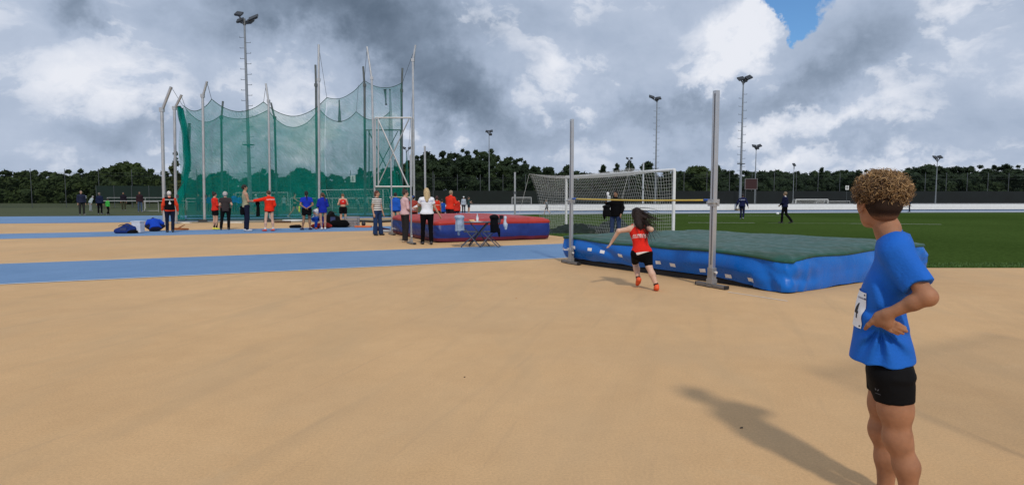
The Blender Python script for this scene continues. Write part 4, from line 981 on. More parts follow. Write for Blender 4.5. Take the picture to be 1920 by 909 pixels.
bag('black_bag', 'low flat black bag at the feet of the red-topped athlete', 'bag', 636, 426.5, (1.0, .4, .38), cloth((.006, .006, .007)), 9, 0, False, 0)
bag('red_bag', 'flattened red bag between the legs of the blue-jacketed girl', 'bag', 603, 428, (1.0, .4, .26), cloth((.36, .03, .02)), 12, 0, False, 0)
bag('cap_bag', 'tiny dark cap lying on the tan ground left of the man in blue', 'cap', 554, 427.5, (.60, .3, .16), cloth((.012, .012, .014)), 13, 0, False, 0)
q = G(660, 425.5); cr = empty('wire_crate', q); tag(cr, 'grey wire crate standing right of the red-topped athlete', 'crate'); GM = mat('crate_grey', (.36, .34, .34), .5, .3); w_ = MB(); hw, hd, hh = .32, .22, .5
for z in np.linspace(0.02, hh, 7): w_.path([Vector(p + (z,)) for p in ((-hw, -hd), (hw, -hd), (hw, hd), (-hw, hd), (-hw, -hd))], .010, 4)
for t in np.linspace(-1, 1, 9):
    for sy in (-hd, hd): w_.tube((t * hw, sy, .02), (t * hw, sy, hh), .010, n=4)
for t in np.linspace(-1, 1, 6):
    for sx in (-hw, hw): w_.tube((sx, t * hd, .02), (sx, t * hd, hh), .010, n=4)
w_.build('wire_frame', GM, cr); MB().box((0, 0, .14), (.56, .38, .24)).build('contents', mat('crate_contents', (.30, .25, .24), .8, 0, .5, 9), cr)
q = G(681, 426.5); o = MB().box((0, 0, .045), (.78, .30, .09)).build('orange_tray', mat('orange_plastic', (.62, .13, .03), .5)); o.location = q; round_obj(o, .02); tag(o, 'flat orange tray at the edge of the far runway', 'tray')
s = Sdf().ell((0, 0, .09), (.10, .10, .11), .02).cone((0, 0, .15), (0, 0, .24), .03, .03, .02); o = sdf_obj('kettle_weight', s, .015, BLACK); o.location = (q.x + .02, q.y, .09); tag(o, 'round black weight resting on the orange tray', 'weight')
s = Sdf().cone((-.2, 0, .06), (.25, 0, .05), .06, .05, .03); o = sdf_obj('shoe_pair', s, .015, cloth((.35, .36, .38))); o.location = G(729, 436); tag(o, 'grey shoes lying beside the left end of the navy mat', 'shoes')
s = Sdf().cone((-.3, 0, .10), (.25, 0, .05), .10, .05, .05); o = sdf_obj('dark_garment', s, .02, cloth((.03, .012, .03))); o.location = G(719, 433); tag(o, 'dark garment lying behind the striped-shirt woman\'s legs', 'garment')
s = Sdf().cone((-.3, 0, .05), (.3, 0, .04), .05, .04, .04).cone((-.1, 0, .1), (.1, .1, .22), .03, .02, .03); o = sdf_obj('orange_jacket', s, .02, cloth((.25, .09, .04))); o.location = G(366, 431.5) if False else G(340, 431.0); tag(o, 'small brown garment on the ground right of the vested man', 'garment')
# litter on the tan ground
lm = mat('dark_chip', (.03, .025, .02), .9)
for k, (px, py, lab, c) in enumerate([(871, 707, 'tiny dark chip of bark alone on the open tan ground', None), (968, 559, 'tiny orange leaf on the tan ground left of the runner', (.5, .2, .03)), (1390, 802, 'tiny dark twig lying across the boy\'s shadow', None)]):
    q = G(px, py); s = .006 + .002 * (k % 3); o = MB().bar((-s, -s * .5, .003), (s, s * .6, .004), .005, .004).bar((-s * .3, s * .5, .003), (s * .4, -s * .8, .004), .004, .003).build('litter', lm if c is None else mat('leaf_litter', c, .8)); o.location = q; tag(o, lab, 'litter')
q = G(1458, 402.6); s = Sdf().ell((0, 0, .1), (.13, .11, .1), .02); o = sdf_obj('white_ball', s, .03, WHITE); o.location = q; tag(o, 'small white ball on the grass left of the man in black', 'ball')
# unseen pavilion added out of frame: its canopy shades the ground at the right
pv = empty('shadow_caster', (3.02, 2.62, 0), R(0)); tag(pv, 'open white gazebo added out of view at the right to shade the ground', 'shadow_caster')
e1, e2 = Vector((.28, -1.25, 0)).normalized() * 3.0, Vector((2.1, 1.15, 0)).normalized() * 3.0; corners = [Vector(), e1, e1 + e2, e2]; apex = (e1 + e2) / 2 + Vector((0, 0, 3.1)); cz = Vector((0, 0, 2.2))
cv = MB(); 
for p, q in zip(corners, corners[1:] + corners[:1]):
    cv.add([p + cz, q + cz, apex], [(0, 1, 2)]); cv.add([p + cz, q + cz, q + cz - Vector((0, 0, .22)), p + cz - Vector((0, 0, .22))], [(0, 1, 2, 3)])
cm_ = bpy.data.materials.new('thin_shadow_canopy'); cm_.use_nodes = True; n9 = NT(cm_.node_tree); n9.n.clear(); o9 = n9.n.new('ShaderNodeOutputMaterial'); d9 = n9.n.new('ShaderNodeBsdfDiffuse'); d9.inputs[0].default_value = (.6, .6, .6, 1)
t9 = n9.n.new('ShaderNodeBsdfTransparent'); x9 = n9.n.new('ShaderNodeMixShader'); x9.inputs[0].default_value = .27; n9.l.new(t9.outputs[0], x9.inputs[1]); n9.l.new(d9.outputs[0], x9.inputs[2]); n9.l.new(x9.outputs[0], o9.inputs[0])
cv.build('canopy', cm_, pv)
for p in corners[1:] + corners[:1]: MB().tube(p, p + cz, .012).build('leg', STEEL, pv)
# ================================================================== people
SK_A, SK_B, SK_C, SK_D = (.50, .30, .21), (.42, .24, .16), (.26, .14, .085), (.56, .36, .27)
V3 = lambda *a: np.array(a, float)
def rotM(pitch, roll, yaw=0):     # pitch>0 leans forward (+y), roll>0 leans to the right (+x)
    return np.array(Matrix.Rotation(R(yaw), 3, 'Z') @ Matrix.Rotation(-R(pitch), 3, 'X') @ Matrix.Rotation(R(roll), 3, 'Y'))
def person(label, loc, h, yaw, top=('tee', (.2, .2, .2)), bottom=('pants', (.02, .02, .03)), hair=('short', (.03, .02, .015)), shoes=(.03, .03, .03), socks=None, sk=SK_A,
           arms={}, legs={}, lean=0, roll=0, twist=0, head=(0, 0), width=1.0, group=None, vox=.017, face=False, female=False, hem=.90, pel=(0, 0, .95), extra=None, belly=0, raw=False):
    if not raw: yaw = yaw - math.degrees(math.atan2(loc[0], loc[1]))      # yaw is read against the line of sight
    S = h / 1.75; M = rotM(lean, roll, twist); pv = V3(*pel)
    def T(p): return pv + M @ (V3(*p) - V3(0, 0, .95))
    Mh = M @ rotM(head[1], 0, head[0]); nk = T((0, .0, 1.465))
    def H(p): return nk + Mh @ (V3(*p) - V3(0, 0, 1.485))
    sw = (.142 if female else .162) * width; hw = .092 * width
    sh = {'L': T((-sw, 0, 1.385)), 'R': T((sw, 0, 1.385))}
    ar = {}
    for sd_, sg in (('L', -1), ('R', 1)):
        if sd_ in arms: e, w = V3(*arms[sd_][0]), V3(*arms[sd_][1])
        else:
            e = sh[sd_] + M @ V3(sg * .045, -.02, -.285); w = e + M @ V3(sg * .012, .05, -.245)
        ar[sd_] = (e, w)
    lg = {}
    for sd_, sg in (('L', -1), ('R', 1)):
        hp = pv + V3(sg * hw, 0, -.02)
        if sd_ in legs: k_, a_ = V3(*legs[sd_][0]), V3(*legs[sd_][1]); td = V3(*legs[sd_][2]) if len(legs[sd_]) > 2 else V3(sg * .15, 1, 0)
        else: k_, a_, td = V3(sg * (hw + .012), .015, .51), V3(sg * (hw + .018), -.015, .085), V3(sg * .25, 1, 0)
        lg[sd_] = (hp, k_, a_, td / np.linalg.norm(td))
    s = Sdf(); fb = .9 if female else 1.0
    s.ell(pv + V3(0, 0, -.01), (.150 * width, .108, .115), .04, M).ell(T((0, .005, 1.10)), ((.128 + belly * .4) * width * fb, .095 + belly, .16), .05, M).ell(T((0, .0, 1.29)), (.158 * width * fb, .108, .165), .05, M)
    s.cone(sh['L'], sh['R'], .050, .050, .05).cone(T((0, -.02, 1.455)), sh['L'], .045, .042, .05).cone(T((0, -.02, 1.455)), sh['R'], .045, .042, .05).cone(T((0, -.01, 1.40)), H((0, .005, 1.57)), .062, .05, .03)
    s.ell(H((0, 0, 1.655)), (.074, .093, .098), .02, Mh).ell(H((0, .028, 1.60)), (.055, .066, .072), .02, Mh)
    s.cone(H((0, .085, 1.655)), H((0, .112, 1.625)), .010, .014, .012).ell(H((-.076, -.005, 1.635)), (.010, .020, .032), .008, Mh).ell(H((.076, -.005, 1.635)), (.010, .020, .032), .008, Mh)
    fr_ = max(.0095, vox * .62)
    for sd_, sg in (('L', -1), ('R', 1)):
        e, w = ar[sd_]; s.cone(sh[sd_], e, .050 * width, .038, .03).cone(e, w, .039, .026, .02)
        d_ = (w - e) / (np.linalg.norm(w - e) + 1e-9); side_ = np.cross(d_, V3(sg, .3, .1)); side_ /= np.linalg.norm(side_) + 1e-9
        for q in (-1.2, 0, 1.2): s.cone(w, w + d_ * .085 + side_ * q * .017, .021, .018, .012)
        nrm_ = np.cross(side_, d_)
        for i_, (q, L_) in enumerate(((-1.5, .066), (-.5, .078), (.5, .074), (1.5, .058))):
            b0 = w + d_ * .088 + side_ * q * .018; mid = b0 + d_ * L_ * .5 + side_ * q * .003; s.cone(b0, mid, fr_, fr_, .006).cone(mid, mid + d_ * L_ * .45 - nrm_ * sg * .02, fr_, fr_ * .85, .006)
        tb0 = w + d_ * .03 - side_ * .024; s.cone(tb0, tb0 + d_ * .035 - side_ * .028, fr_ * 1.2, fr_, .01).cone(tb0 + d_ * .035 - side_ * .028, tb0 + d_ * .066 - side_ * .032, fr_, fr_ * .9, .006)
        hp, k_, a_, td = lg[sd_]; s.cone(hp, k_, .084 * width, .054, .04).cone(k_, k_ * .62 + a_ * .38 + V3(0, -.012, 0), .052, .053, .03).cone(k_ * .62 + a_ * .38 + V3(0, -.012, 0), a_, .053, .034, .03)
        s.cone(a_ - td * .03 - V3(0, 0, .03), a_ + td * .12 - V3(0, 0, .045), .032, .025, .02)
    rz = R(yaw); body = sdf_obj('person', s, vox, skin(sk), None, S); body.location = loc; body.rotation_euler = (0, 0, rz); tag(body, label, 'person', group)
    # ---- top
    kind, tc = top[0], top[1]; off = {'jacket': .034, 'hoodie': .034, 'long': .022, 'tee': .020, 'tank': .012, 'crop': .010, 'vest': .030}.get(kind, .02)
    def shirt(col, off, kind, hem, name):
        g = Sdf(); tank = kind in ('tank', 'crop', 'vest')
        hz = hem; up = V3(0, 0, 1)
        g.ell(T((0, .0, 1.29)), ((.158 * fb) * width + off, .108 + off, .165 + off * .8), .05, M)
        g.ell(T((0, .005, 1.10)), ((.128 * fb + belly * .4) * width + off * 1.3, .095 + off * 1.2 + belly, .17), .06, M)
        if hem < 1.02: g.ell(T((0, .0, .955)), (.152 * width + off * 1.15, .110 + off * 1.2 + belly * .5, .15), .06, M).ell(T((0, 0, hem + .02)), (.155 * width + off, .112 + off, .09), .06, M)
        if tank:
            for sg in (-1, 1): g.cone(T((sg * sw * .62, .0, 1.33)), T((sg * sw * .62, -.01, 1.425)), .06 + off, .034 + off, .03)
        else:
            g.cone(sh['L'], sh['R'], .050 + off * .6, .050 + off * .6, .05).cone(T((0, -.02, 1.44)), sh['L'], .046 + off * .5, .046 + off * .6, .05).cone(T((0, -.02, 1.44)), sh['R'], .046 + off * .5, .046 + off * .6, .05)
            if kind in ('jacket', 'hoodie'): g.cone(T((0, -.015, 1.42)), T((0, 0, 1.485)), .075, .068, .03)
            for sd_, sg in (('L', -1), ('R', 1)):
                e, w = ar[sd_]; d_ = e - sh[sd_]; L_ = np.linalg.norm(d_); d_ = d_ / L_
                if kind == 'tee': c_ = sh[sd_] + d_ * L_ * .58; g.cone(sh[sd_], sh[sd_] + d_ * L_ * .8, .049 * width + off * .7, .050 + off * .9, .03, cuts=[(c_, d_)])
                else:
                    g.cone(sh[sd_], e, .049 * width + off * .7, .042 + off * .8, .03); f_ = (w - e); fl = np.linalg.norm(f_); f_ = f_ / fl; g.cone(e, w, .042 + off * .9, .031 + off * .6, .02, cuts=[(w - f_ * .012, f_)])
        fn = sines(int(abs(loc[0]) * 10) + 3, 17); g.folds = lambda X_, Y_, Z_: .006 * fn(X_, Y_, Z_ * .6)
        g.cut = [(T((0, 0, hz)), -(M @ up))] if not any(k_ in arms for k_ in ()) else []
        if not tank:   # hem cut must not trim hanging sleeves: apply it only to the torso part
            g.cut = []; 
            for i_ in range(len(g.p)):
                if g.p[i_][0] == 'e': q_ = list(g.p[i_]); q_[6] = [(T((0, 0, hz)), -(M @ up))]; g.p[i_] = tuple(q_)
        o = sdf_obj(name, g, vox * .9, cloth(col), body, S, .01); o['kind'] = 'thing' if False else 'thing'; del o['kind']; return o
    tops = None
    nm = {'tee': 't_shirt', 'long': 'sweater', 'jacket': 'jacket', 'hoodie': 'hoodie', 'tank': 'vest', 'crop': 'crop_top', 'vest': 'vest'}
    if kind: tops = shirt(tc, off, kind, 1.14 if kind == 'crop' else hem, nm.get(kind, 'top'))
    if kind == 'vest' : pass
    # ---- bottoms
    bk_, bc = bottom[0], bottom[1]; g = Sdf(); o_ = .016
    g.ell(pv + V3(0, 0, -.085), (.085 * width, .085, .085), .05); g.ell(pv + V3(0, 0, .0), (.152 * width + o_, .110 + o_, .12), .04, M, cuts=[(T((0, 0, 1.05)), M @ V3(0, 0, 1))])
    for sd_ in 'LR':
        hp, k_, a_, td = lg[sd_]; d_ = k_ - hp
        if bk_ in ('shorts', 'brief', 'tights'):
            t_ = {'shorts': .62, 'brief': .22, 'tights': .93}[bk_]; ro = {'shorts': .030, 'brief': .014, 'tights': .008}[bk_]; c_ = hp + d_ * t_; r1 = .084 + (.054 - .084) * t_ + ro
            g.cone(hp, hp + d_ * min(1, t_ + .15), .084 * width + o_, r1, .035, cuts=[(c_, d_ / np.linalg.norm(d_))])
        else:
            r0, r1, r2 = {'pants': (.088, .068, .056), 'wide': (.090, .078, .098), 'slim': (.088, .066, .050)}[bk_]
            e_ = a_ + (a_ - k_) / np.linalg.norm(a_ - k_) * .02; dd_ = (e_ - k_) / np.linalg.norm(e_ - k_)
            kc_ = k_ * .62 + a_ * .38 + V3(0, -.012, 0); g.cone(hp, k_, r0 * width + .008, r1, .035).cone(kc_, a_ * .9 + kc_ * .1, .064, .052, .03).cone(k_, e_ + dd_ * .04, r1, r2, .03, cuts=[(e_ + dd_ * .0, dd_)])
    fn2 = sines(11, 15); g.folds = lambda X_, Y_, Z_: .005 * fn2(X_, Y_, Z_ * .5)
    sdf_obj({'pants': 'trousers', 'wide': 'jeans', 'slim': 'trousers', 'shorts': 'shorts', 'brief': 'shorts', 'tights': 'shorts'}[bk_], g, vox * .9, cloth(bc), body, S, .01)
    # ---- shoes, socks
    for sd_ in 'LR':
        hp, k_, a_, td = lg[sd_]; up = V3(0, 0, 1); dn = a_ - V3(0, 0, .045) if abs(td[2]) < .3 else a_ - np.cross(np.cross(td, up), td) * .045
        g = Sdf().cone(dn - td * .045 + V3(0, 0, .012), dn + td * .055, .044, .040, .02).cone(dn + td * .05, dn + td * .155 - V3(0, 0, .002), .040, .032, .02).cone(dn, a_ + V3(0, 0, .005), .04, .042, .02)
        if a_[2] < .11: g.cut = [((0, 0, .004), (0, 0, -1))]
        sh_o = sdf_obj('shoe', g, min(vox, .014), mat('shoe', shoes, .6, 0, .15), body, S)
        if a_[2] < .11 and shoes[0] < .3:
            g = Sdf().cone(dn - td * .045 - V3(0, 0, .022), dn + td * .15 - V3(0, 0, .022), .044, .038, .01); g.cut = [((0, 0, .002), (0, 0, -1)), ((0, 0, .024), (0, 0, 1))]
        if socks:
            d_ = (k_ - a_); L_ = np.linalg.norm(d_); d_ = d_ / L_; c_ = a_ + d_ * socks[1]
            sdf_obj('sock', Sdf().cone(a_ - d_ * .02, a_ + d_ * (socks[1] + .03), .040, .043 + .03 * socks[1], .02, cuts=[(c_, d_)]), min(vox, .014), cloth(socks[0]), body, S)
    # ---- hair
    hs, hc = hair; g = Sdf(); up_cut = [(H((0, .052, 1.672)), Mh @ V3(0, .80, -.60))]
    if hs in ('short', 'bun', 'pony', 'long', 'grey'):
        zc = {'short': 1.575, 'grey': 1.56}.get(hs, 1.56)
        g.ell(H((0, -.008, 1.668)), (.084, .103, .104), .02, Mh, cuts=up_cut + [(H((0, 0, zc)), -(Mh @ V3(0, 0, 1)))])
    if hs == 'grey': g.ell(H((0, -.02, 1.655)), (.105, .115, .12), .02, Mh, cuts=[(H((0, .045, 1.672)), Mh @ V3(0, .80, -.60)), (H((0, 0, 1.545)), -(Mh @ V3(0, 0, 1)))])
    if hs == 'pony': g.cone(H((0, -.10, 1.68)), H((0, -.15, 1.62)), .024, .032, .02).cone(H((0, -.15, 1.62)), H((.02, -.14, 1.36)), .034, .018, .02)
    if hs == 'ponyside': g.ell(H((0, -.008, 1.668)), (.084, .103, .104), .02, Mh, cuts=up_cut + [(H((0, 0, 1.57)), -(Mh @ V3(0, 0, 1)))]).cone(H((-.03, -.09, 1.60)), H((-.14, -.09, 1.42)), .034, .036, .03).cone(H((-.14, -.09, 1.42)), H((-.2, -.06, 1.28)), .036, .012, .03)
    if hs == 'bun': g.ell(H((0, -.075, 1.765)), (.04, .04, .04), .02)
    if hs == 'long': g.cone(H((0, -.05, 1.62)), H((-.02, -.115, 1.36)), .085, .045, .03).cone(H((-.06, -.04, 1.60)), H((-.06, -.08, 1.42)), .04, .028, .03).cone(H((.06, -.04, 1.60)), H((.07, -.07, 1.45)), .04, .028, .03)
    if hs == 'cap':
        g.ell(H((0, 0, 1.675)), (.087, .104, .098), .01, Mh, cuts=[(H((0, 0, 1.672)), -(Mh @ V3(0, 0, 1)))]).ell(H((0, .11, 1.68)), (.065, .07, .012), .01, Mh)
    if hs == 'visor':
        g.ell(H((0, -.008, 1.668)), (.086, .105, .104), .02, Mh, cuts=[(H((0, .052, 1.672)), Mh @ V3(0, .80, -.60)), (H((0, 0, 1.60)), -(Mh @ V3(0, 0, 1)))])
    if g.p:
        fn3 = sines(5, 48); g.folds = lambda X_, Y_, Z_: .004 * fn3(X_, Y_, Z_)
        sdf_obj('cap' if hs == 'cap' else 'hair', g, min(vox * .8, .014), (cloth(hc) if hs == 'cap' else hairm(hc)), body, S, .01)
    if hs == 'cap': sdf_obj('hair', Sdf().ell(H((0, -.012, 1.64)), (.080, .098, .085), .02, Mh, cuts=[(H((0, .02, 1.65)), Mh @ V3(0, .9, -.3)), (H((0, 0, 1.575)), -(Mh @ V3(0, 0, 1)))]), .014, hairm((.12, .10, .08)), body, S)
    if face:
        for sg in (-1, 1):
            sdf_obj('eye', Sdf().ell(H((sg * .031, .086, 1.653)), (.014, .010, .007), .005, Mh), .004, mat('eye_dark', (.03, .02, .015), .3), body, S)
            sdf_obj('eyebrow', Sdf().cone(H((sg * .018, .092, 1.672)), H((sg * .045, .083, 1.674)), .005, .004, .005), .004, hairm(tuple(hc)), body, S)
        sdf_obj('mouth', Sdf().cone(H((-.02, .089, 1.582)), H((.02, .089, 1.582)), .006, .006, .005), .004, mat('lips', (.32, .11, .09), .5), body, S)
    body['_S'] = S; return body, tops, dict(T=T, H=H, S=S, sh=sh, ar=ar, lg=lg)
def strip_keys():
    for o in bpy.data.objects:
        if '_S' in o: del o['_S']
def at(px, feet, head):
    g = G(px, feet); return (g.x, g.y, 0), P(px, head, g.y).z
def atY(px, Y, head): return (X(px, Y), Y, 0), P(px, head, Y).z
def emblem(tp, S, text, size, z, colr, front=False, y0=.3):
    if front: return decal_text(tp, text, size, (0, .0, z * S), (-1, 0, 0), (0, 0, 1), ink(colr))
    return decal_text(tp, text, size, (0, -.0, z * S), (1, 0, 0), (0, 0, 1), ink(colr))
RED = (.60, .030, .018); BLKC = (.010, .010, .013); NAVYC = (.012, .014, .035)

# --- left group
l, h = at(320, 435.5, 358)
b, t, J = person('white-haired man in black vest over red sleeves beside the leftmost cage post', l, h, 4, ('long', (.60, .05, .02)), ('pants', (.008, .012, .03)), ('short', (.62, .58, .55)), sk=SK_A, width=1.12, belly=.03, legs={'L': ((-.11, .06, .52), (-.12, .02, .085)), 'R': ((.10, .0, .50), (.07, -.16, .10), (0, 1, 0))}, arms={'L': ((-.25, -.02, 1.15), (-.27, .04, .92)), 'R': ((.27, -.04, 1.14), (.30, .02, .88))})
g = Sdf(); g.ell((0, 0, 1.29), (.205, .165, .20), .04).ell((0, 0, 1.08), (.195, .168, .20), .05).ell((0, 0, .97), (.205, .16, .12), .05).cone((-.12, 0, 1.41), (.12, 0, 1.41), .088, .088, .04); g.cut = [((0, 0, .86), (0, 0, -1))]
vs = sdf_obj('vest', g, .016, cloth(BLKC), b, J['S'])
decal_text(vs, 'LEICHTATHLETIK', .058, (0, 0, 1.375 * J['S']), (1, 0, 0), (0, 0, 1), ink((.7, .7, .7)), 'lettering')
em = MB(); em.add([(-.02, .05, 0), (.02, .05, 0), (.014, .0, 0), (-.014, .0, 0)], [(0, 1, 2, 3)]).add([(-.045, -.02, 0), (-.01, .0, 0), (.035, -.01, 0), (.05, -.05, 0), (.02, -.085, 0), (-.03, -.075, 0)], [(0, 1, 2, 3, 4, 5)])
me = bpy.data.meshes.new('emblem'); me.from_pydata(em.v, [], em.f); drape(vs, me, (0, 0, 1.27 * J['S']), (1, 0, 0), (0, 0, 1), ink((.7, .7, .7)), 'emblem', .006)
l, h = at(404.5, 430.5, 360)
b, t, J = person('short athlete in red top, black shorts, black knee socks and yellow shoes', l, h, -62, ('long', RED), ('shorts', BLKC), ('bun', (.03, .02, .018)), (.70, .66, .08), (BLKC, .22), SK_A, female=True, arms={'L': ((-.20, .06, 1.14), (-.12, .22, 1.16)), 'R': ((.20, .02, 1.13), (.16, .20, 1.04))}, face=True)
l, h = at(424.5, 431, 359)
person('grey-haired woman in dark grey t-shirt and black trousers seen from behind', l, h, -6, ('tee', (.040, .033, .034)), ('slim', BLKC), ('grey', (.42, .40, .39)), (.05, .05, .05), None, SK_A, female=True, width=1.24, belly=.03, legs={'L': ((-.17, .0, .50), (-.22, -.02, .085)), 'R': ((.11, .0, .5), (.10, -.02, .085))}, arms={'L': ((-.24, -.04, 1.13), (-.25, .12, .98)), 'R': ((.27, -.10, 1.15), (.24, .10, 1.06))}, hem=.86)
l, h = at(463, 433.5, 346)
b, t, J = person('tall dark-haired man in olive tank top and navy trousers holding dark clothing', l, h, -78, ('tank', (.30, .29, .20)), ('pants', (.010, .013, .032)), ('short', (.02, .015, .012)), (.45, .48, .55), None, SK_B, width=1.08, arms={'L': ((-.17, .10, 1.14), (-.10, .33, 1.10)), 'R': ((.21, .04, 1.13), (.16, .26, 1.10))}, lean=-3, face=True)
q = Vector(l); drapecloth('dark_clothing', 'dark clothing hanging from the hands of the man in the olive tank top', 'clothing', (q.x + .52, q.y - .05, 1.20), .16, .55, .10, cloth((.008, .008, .010)), 21, .3)
drapecloth('tied_jacket', 'black jacket tied behind the waist of the man in the olive tank top', 'jacket', (q.x - .16, q.y + .0, 1.04), .14, .34, .12, cloth((.008, .008, .012)), 22, 1.3)
l, h = at(506, 433.5, 357)
b, t, J = person('athlete in bright red jacket reaching an arm out to the tall man', l, h, 14, ('jacket', (.66, .030, .012)), ('brief', BLKC), ('short', (.06, .035, .02)), (.60, .07, .05), ((.7, .68, .66), .10), SK_D, arms={'L': ((-.37, .06, 1.34), (-.62, .10, 1.31)), 'R': ((.22, -.02, 1.13), (.17, .16, .98))}, legs={'L': ((-.15, .02, .5), (-.19, 0, .085), (-.5, 1, 0)), 'R': ((.12, .02, .5), (.14, 0, .085), (-.3, 1, 0))}, head=(25, 5), hem=.86)
decal_text(t, 'LG STADION', .062, (.06, 0, 1.36 * J['S']), (1, 0, 0), (0, 0, 1), ink((.75, .75, .75)), 'lettering')
l, h = at(553.5, 409.5, 361)
person('athlete in black crop top and shorts striding inside the cage behind the net', l, h, -100, ('crop', BLKC), ('brief', (.012, .02, .03)), ('bun', (.02, .015, .012)), (.3, .3, .3), None, SK_B, female=True, legs={'L': ((.02, .24, .55), (-.08, .46, .16), (0, 1, -.2)), 'R': ((.09, -.13, .52), (.09, -.42, .16), (0, 1, -.5))}, arms={'L': ((-.2, -.14, 1.16), (-.2, -.05, .94)), 'R': ((.2, .18, 1.2), (.18, .36, 1.12))}, pel=(0, 0, .92))
l, h = at(576, 431, 358)
person('person in bright blue t-shirt and black shorts with hands clasped behind the back', l, h, 2, ('tee', (.012, .035, .40)), ('shorts', BLKC), ('pony', (.012, .010, .010)), (.015, .015, .06), None, SK_C, width=1.14, arms={'L': ((-.27, -.08, 1.13), (-.05, -.22, .98)), 'R': ((.27, -.08, 1.13), (.05, -.235, 1.0))}, legs={'L': ((-.13, .02, .5), (-.20, -.02, .085), (-.7, 1, 0)), 'R': ((.11, .02, .5), (.12, -.02, .085), (.6, 1, 0))}, hem=.99)
o = drapecloth('hip_bag', 'black belt bag on the back of the person in bright blue', 'bag', (l[0] + .05, l[1] - .16, .86), .30, .16, .10, cloth((.010, .010, .012)), 31)
o = drapecloth('yellow_cloth', 'small yellow-green cloth hanging at the hip of the person in blue', 'cloth', (l[0] - .34, l[1] + .06, 1.02), .08, .22, .05, cloth((.45, .62, .08)), 32)
l, h = atY(595, 27.6, 381)
person('crouching person in white and blue between two blue-clad people', (l[0], l[1], 0), 1.66, -150, ('tee', (.62, .64, .70)), ('pants', (.012, .06, .35)), ('short', (.02, .015, .015)), (.45, .10, .05), None, SK_B, lean=30, pel=(0, -.14, .50), width=1.15, legs={'L': ((-.17, .24, .54), (-.14, .08, .085)), 'R': ((.17, .24, .54), (.14, .08, .085))}, arms={'L': ((-.26, .18, .76), (-.14, .40, .70)), 'R': ((.26, .18, .76), (.14, .40, .68))}, hem=.80)
l, h = at(606, 430.5, 361)
person('girl in long blue jacket with a brown ponytail and bare legs, feet together', l, h, 12, ('jacket', (.012, .025, .30)), ('brief', (.01, .02, .12)), ('pony', (.09, .04, .022)), (.6, .6, .62), None, SK_B, female=True, width=1.05, legs={'L': ((-.10, .01, .5), (-.07, -.01, .085)), 'R': ((.10, .01, .5), (.09, -.01, .085))}, arms={'L': ((-.22, .02, 1.13), (-.12, .17, 1.05)), 'R': ((.22, .02, 1.13), (.12, .17, 1.05))}, head=(30, 0), hem=.80)
l, h = at(644, 424.5, 361.5)
b, t, J = person('athlete in red crop top and black shorts with head bowed, seen from behind', l, h, 3, ('crop', (.58, .025, .02)), ('shorts', BLKC), ('short', (.16, .07, .03)), (.6, .6, .6), ((.7, .7, .7), .12), SK_A, female=True, width=1.08, head=(0, 38), arms={'L': ((-.24, .02, 1.15), (-.12, .22, 1.12)), 'R': ((.24, .02, 1.15), (.12, .22, 1.12))}, lean=4)
decal_text(t, 'LG', .07, (0, 0, 1.30 * J['S']), (1, 0, 0), (0, 0, 1), ink((.75, .7, .7)), 'lettering')
# crouching person in the royal blue jacket, left
q = G(292, 434); 
def sitter(label, q, h, yaw, topc, botc, hairc, name='person'):
    return person(label, (q.x, q.y, 0), h, yaw, ('jacket', topc), ('pants', botc), ('short', hairc), (.03, .03, .05), None, SK_A, width=1.22, lean=50, pel=(0, 0, .16), legs={'L': ((-.30, .30, .24), (-.12, .42, .075)), 'R': ((.34, .28, .22), (.14, .40, .075))}, arms={'L': ((-.28, .22, .34), (-.12, .42, .22)), 'R': ((.30, .22, .34), (.16, .42, .20))}, hem=.90, head=(0, 42))
b, t, J = sitter('person in royal blue jacket sitting hunched on the far runway beside the bucket', q, 1.72, 8, (.010, .055, .42), (.015, .015, .03), (.02, .015, .015))
decal_text(t, '▬', .05, (.15, .1, .42), (1, 0, 0), (0, 0, 1), ink((.7, .7, .72)), 'patch') if False else None
# --- around the red mat
l, h = at(708, 441.5, 357)
b, t, J = person('young woman in striped top and flared jeans with a long ponytail', l, h, -140, ('tee', (.74, .73, .70)), ('wide', (.018, .04, .11)), ('ponyside', (.10, .035, .025)), (.02, .02, .025), None, SK_B, female=True, head=(32, 0), arms={'L': ((-.20, .0, 1.12), (-.24, .06, .86)), 'R': ((.21, -.03, 1.12), (.22, .05, .86))}, legs={'L': ((-.12, .02, .5), (-.17, .0, .085)), 'R': ((.11, .02, .5), (.11, .0, .085))}, vox=.013, face=True, hem=.98)
sm = bpy.data.materials.new('striped_cloth'); sm.use_nodes = True; n_ = NT(sm.node_tree); bb = n_.n['Principled BSDF']; bb.inputs['Roughness'].default_value = .85
sx = n_.n.new('ShaderNodeSeparateXYZ'); n_.l.new(n_.n.new('ShaderNodeTexCoord').outputs['Object'], sx.inputs[0])
fz = n_.math('FRACT', n_.math('MULTIPLY', sx.outputs[2], 12.5)); n_.l.new(n_.mixc(n_.math('GREATER_THAN', fz, .52), (.74, .73, .70), (.018, .018, .022)), bb.inputs['Base Color']); t.data.materials.clear(); t.data.materials.append(sm)
l, h = atY(742, 27.3, 361)
person('dark-haired person in blue jacket standing behind the left end of the red mat', l, h, -20, ('jacket', (.015, .09, .45)), ('brief', (.02, .03, .10)), ('short', (.02, .015, .015)), (.3, .3, .3), None, SK_A, female=True, width=1.1)
l, h = at(760, 454, 355)
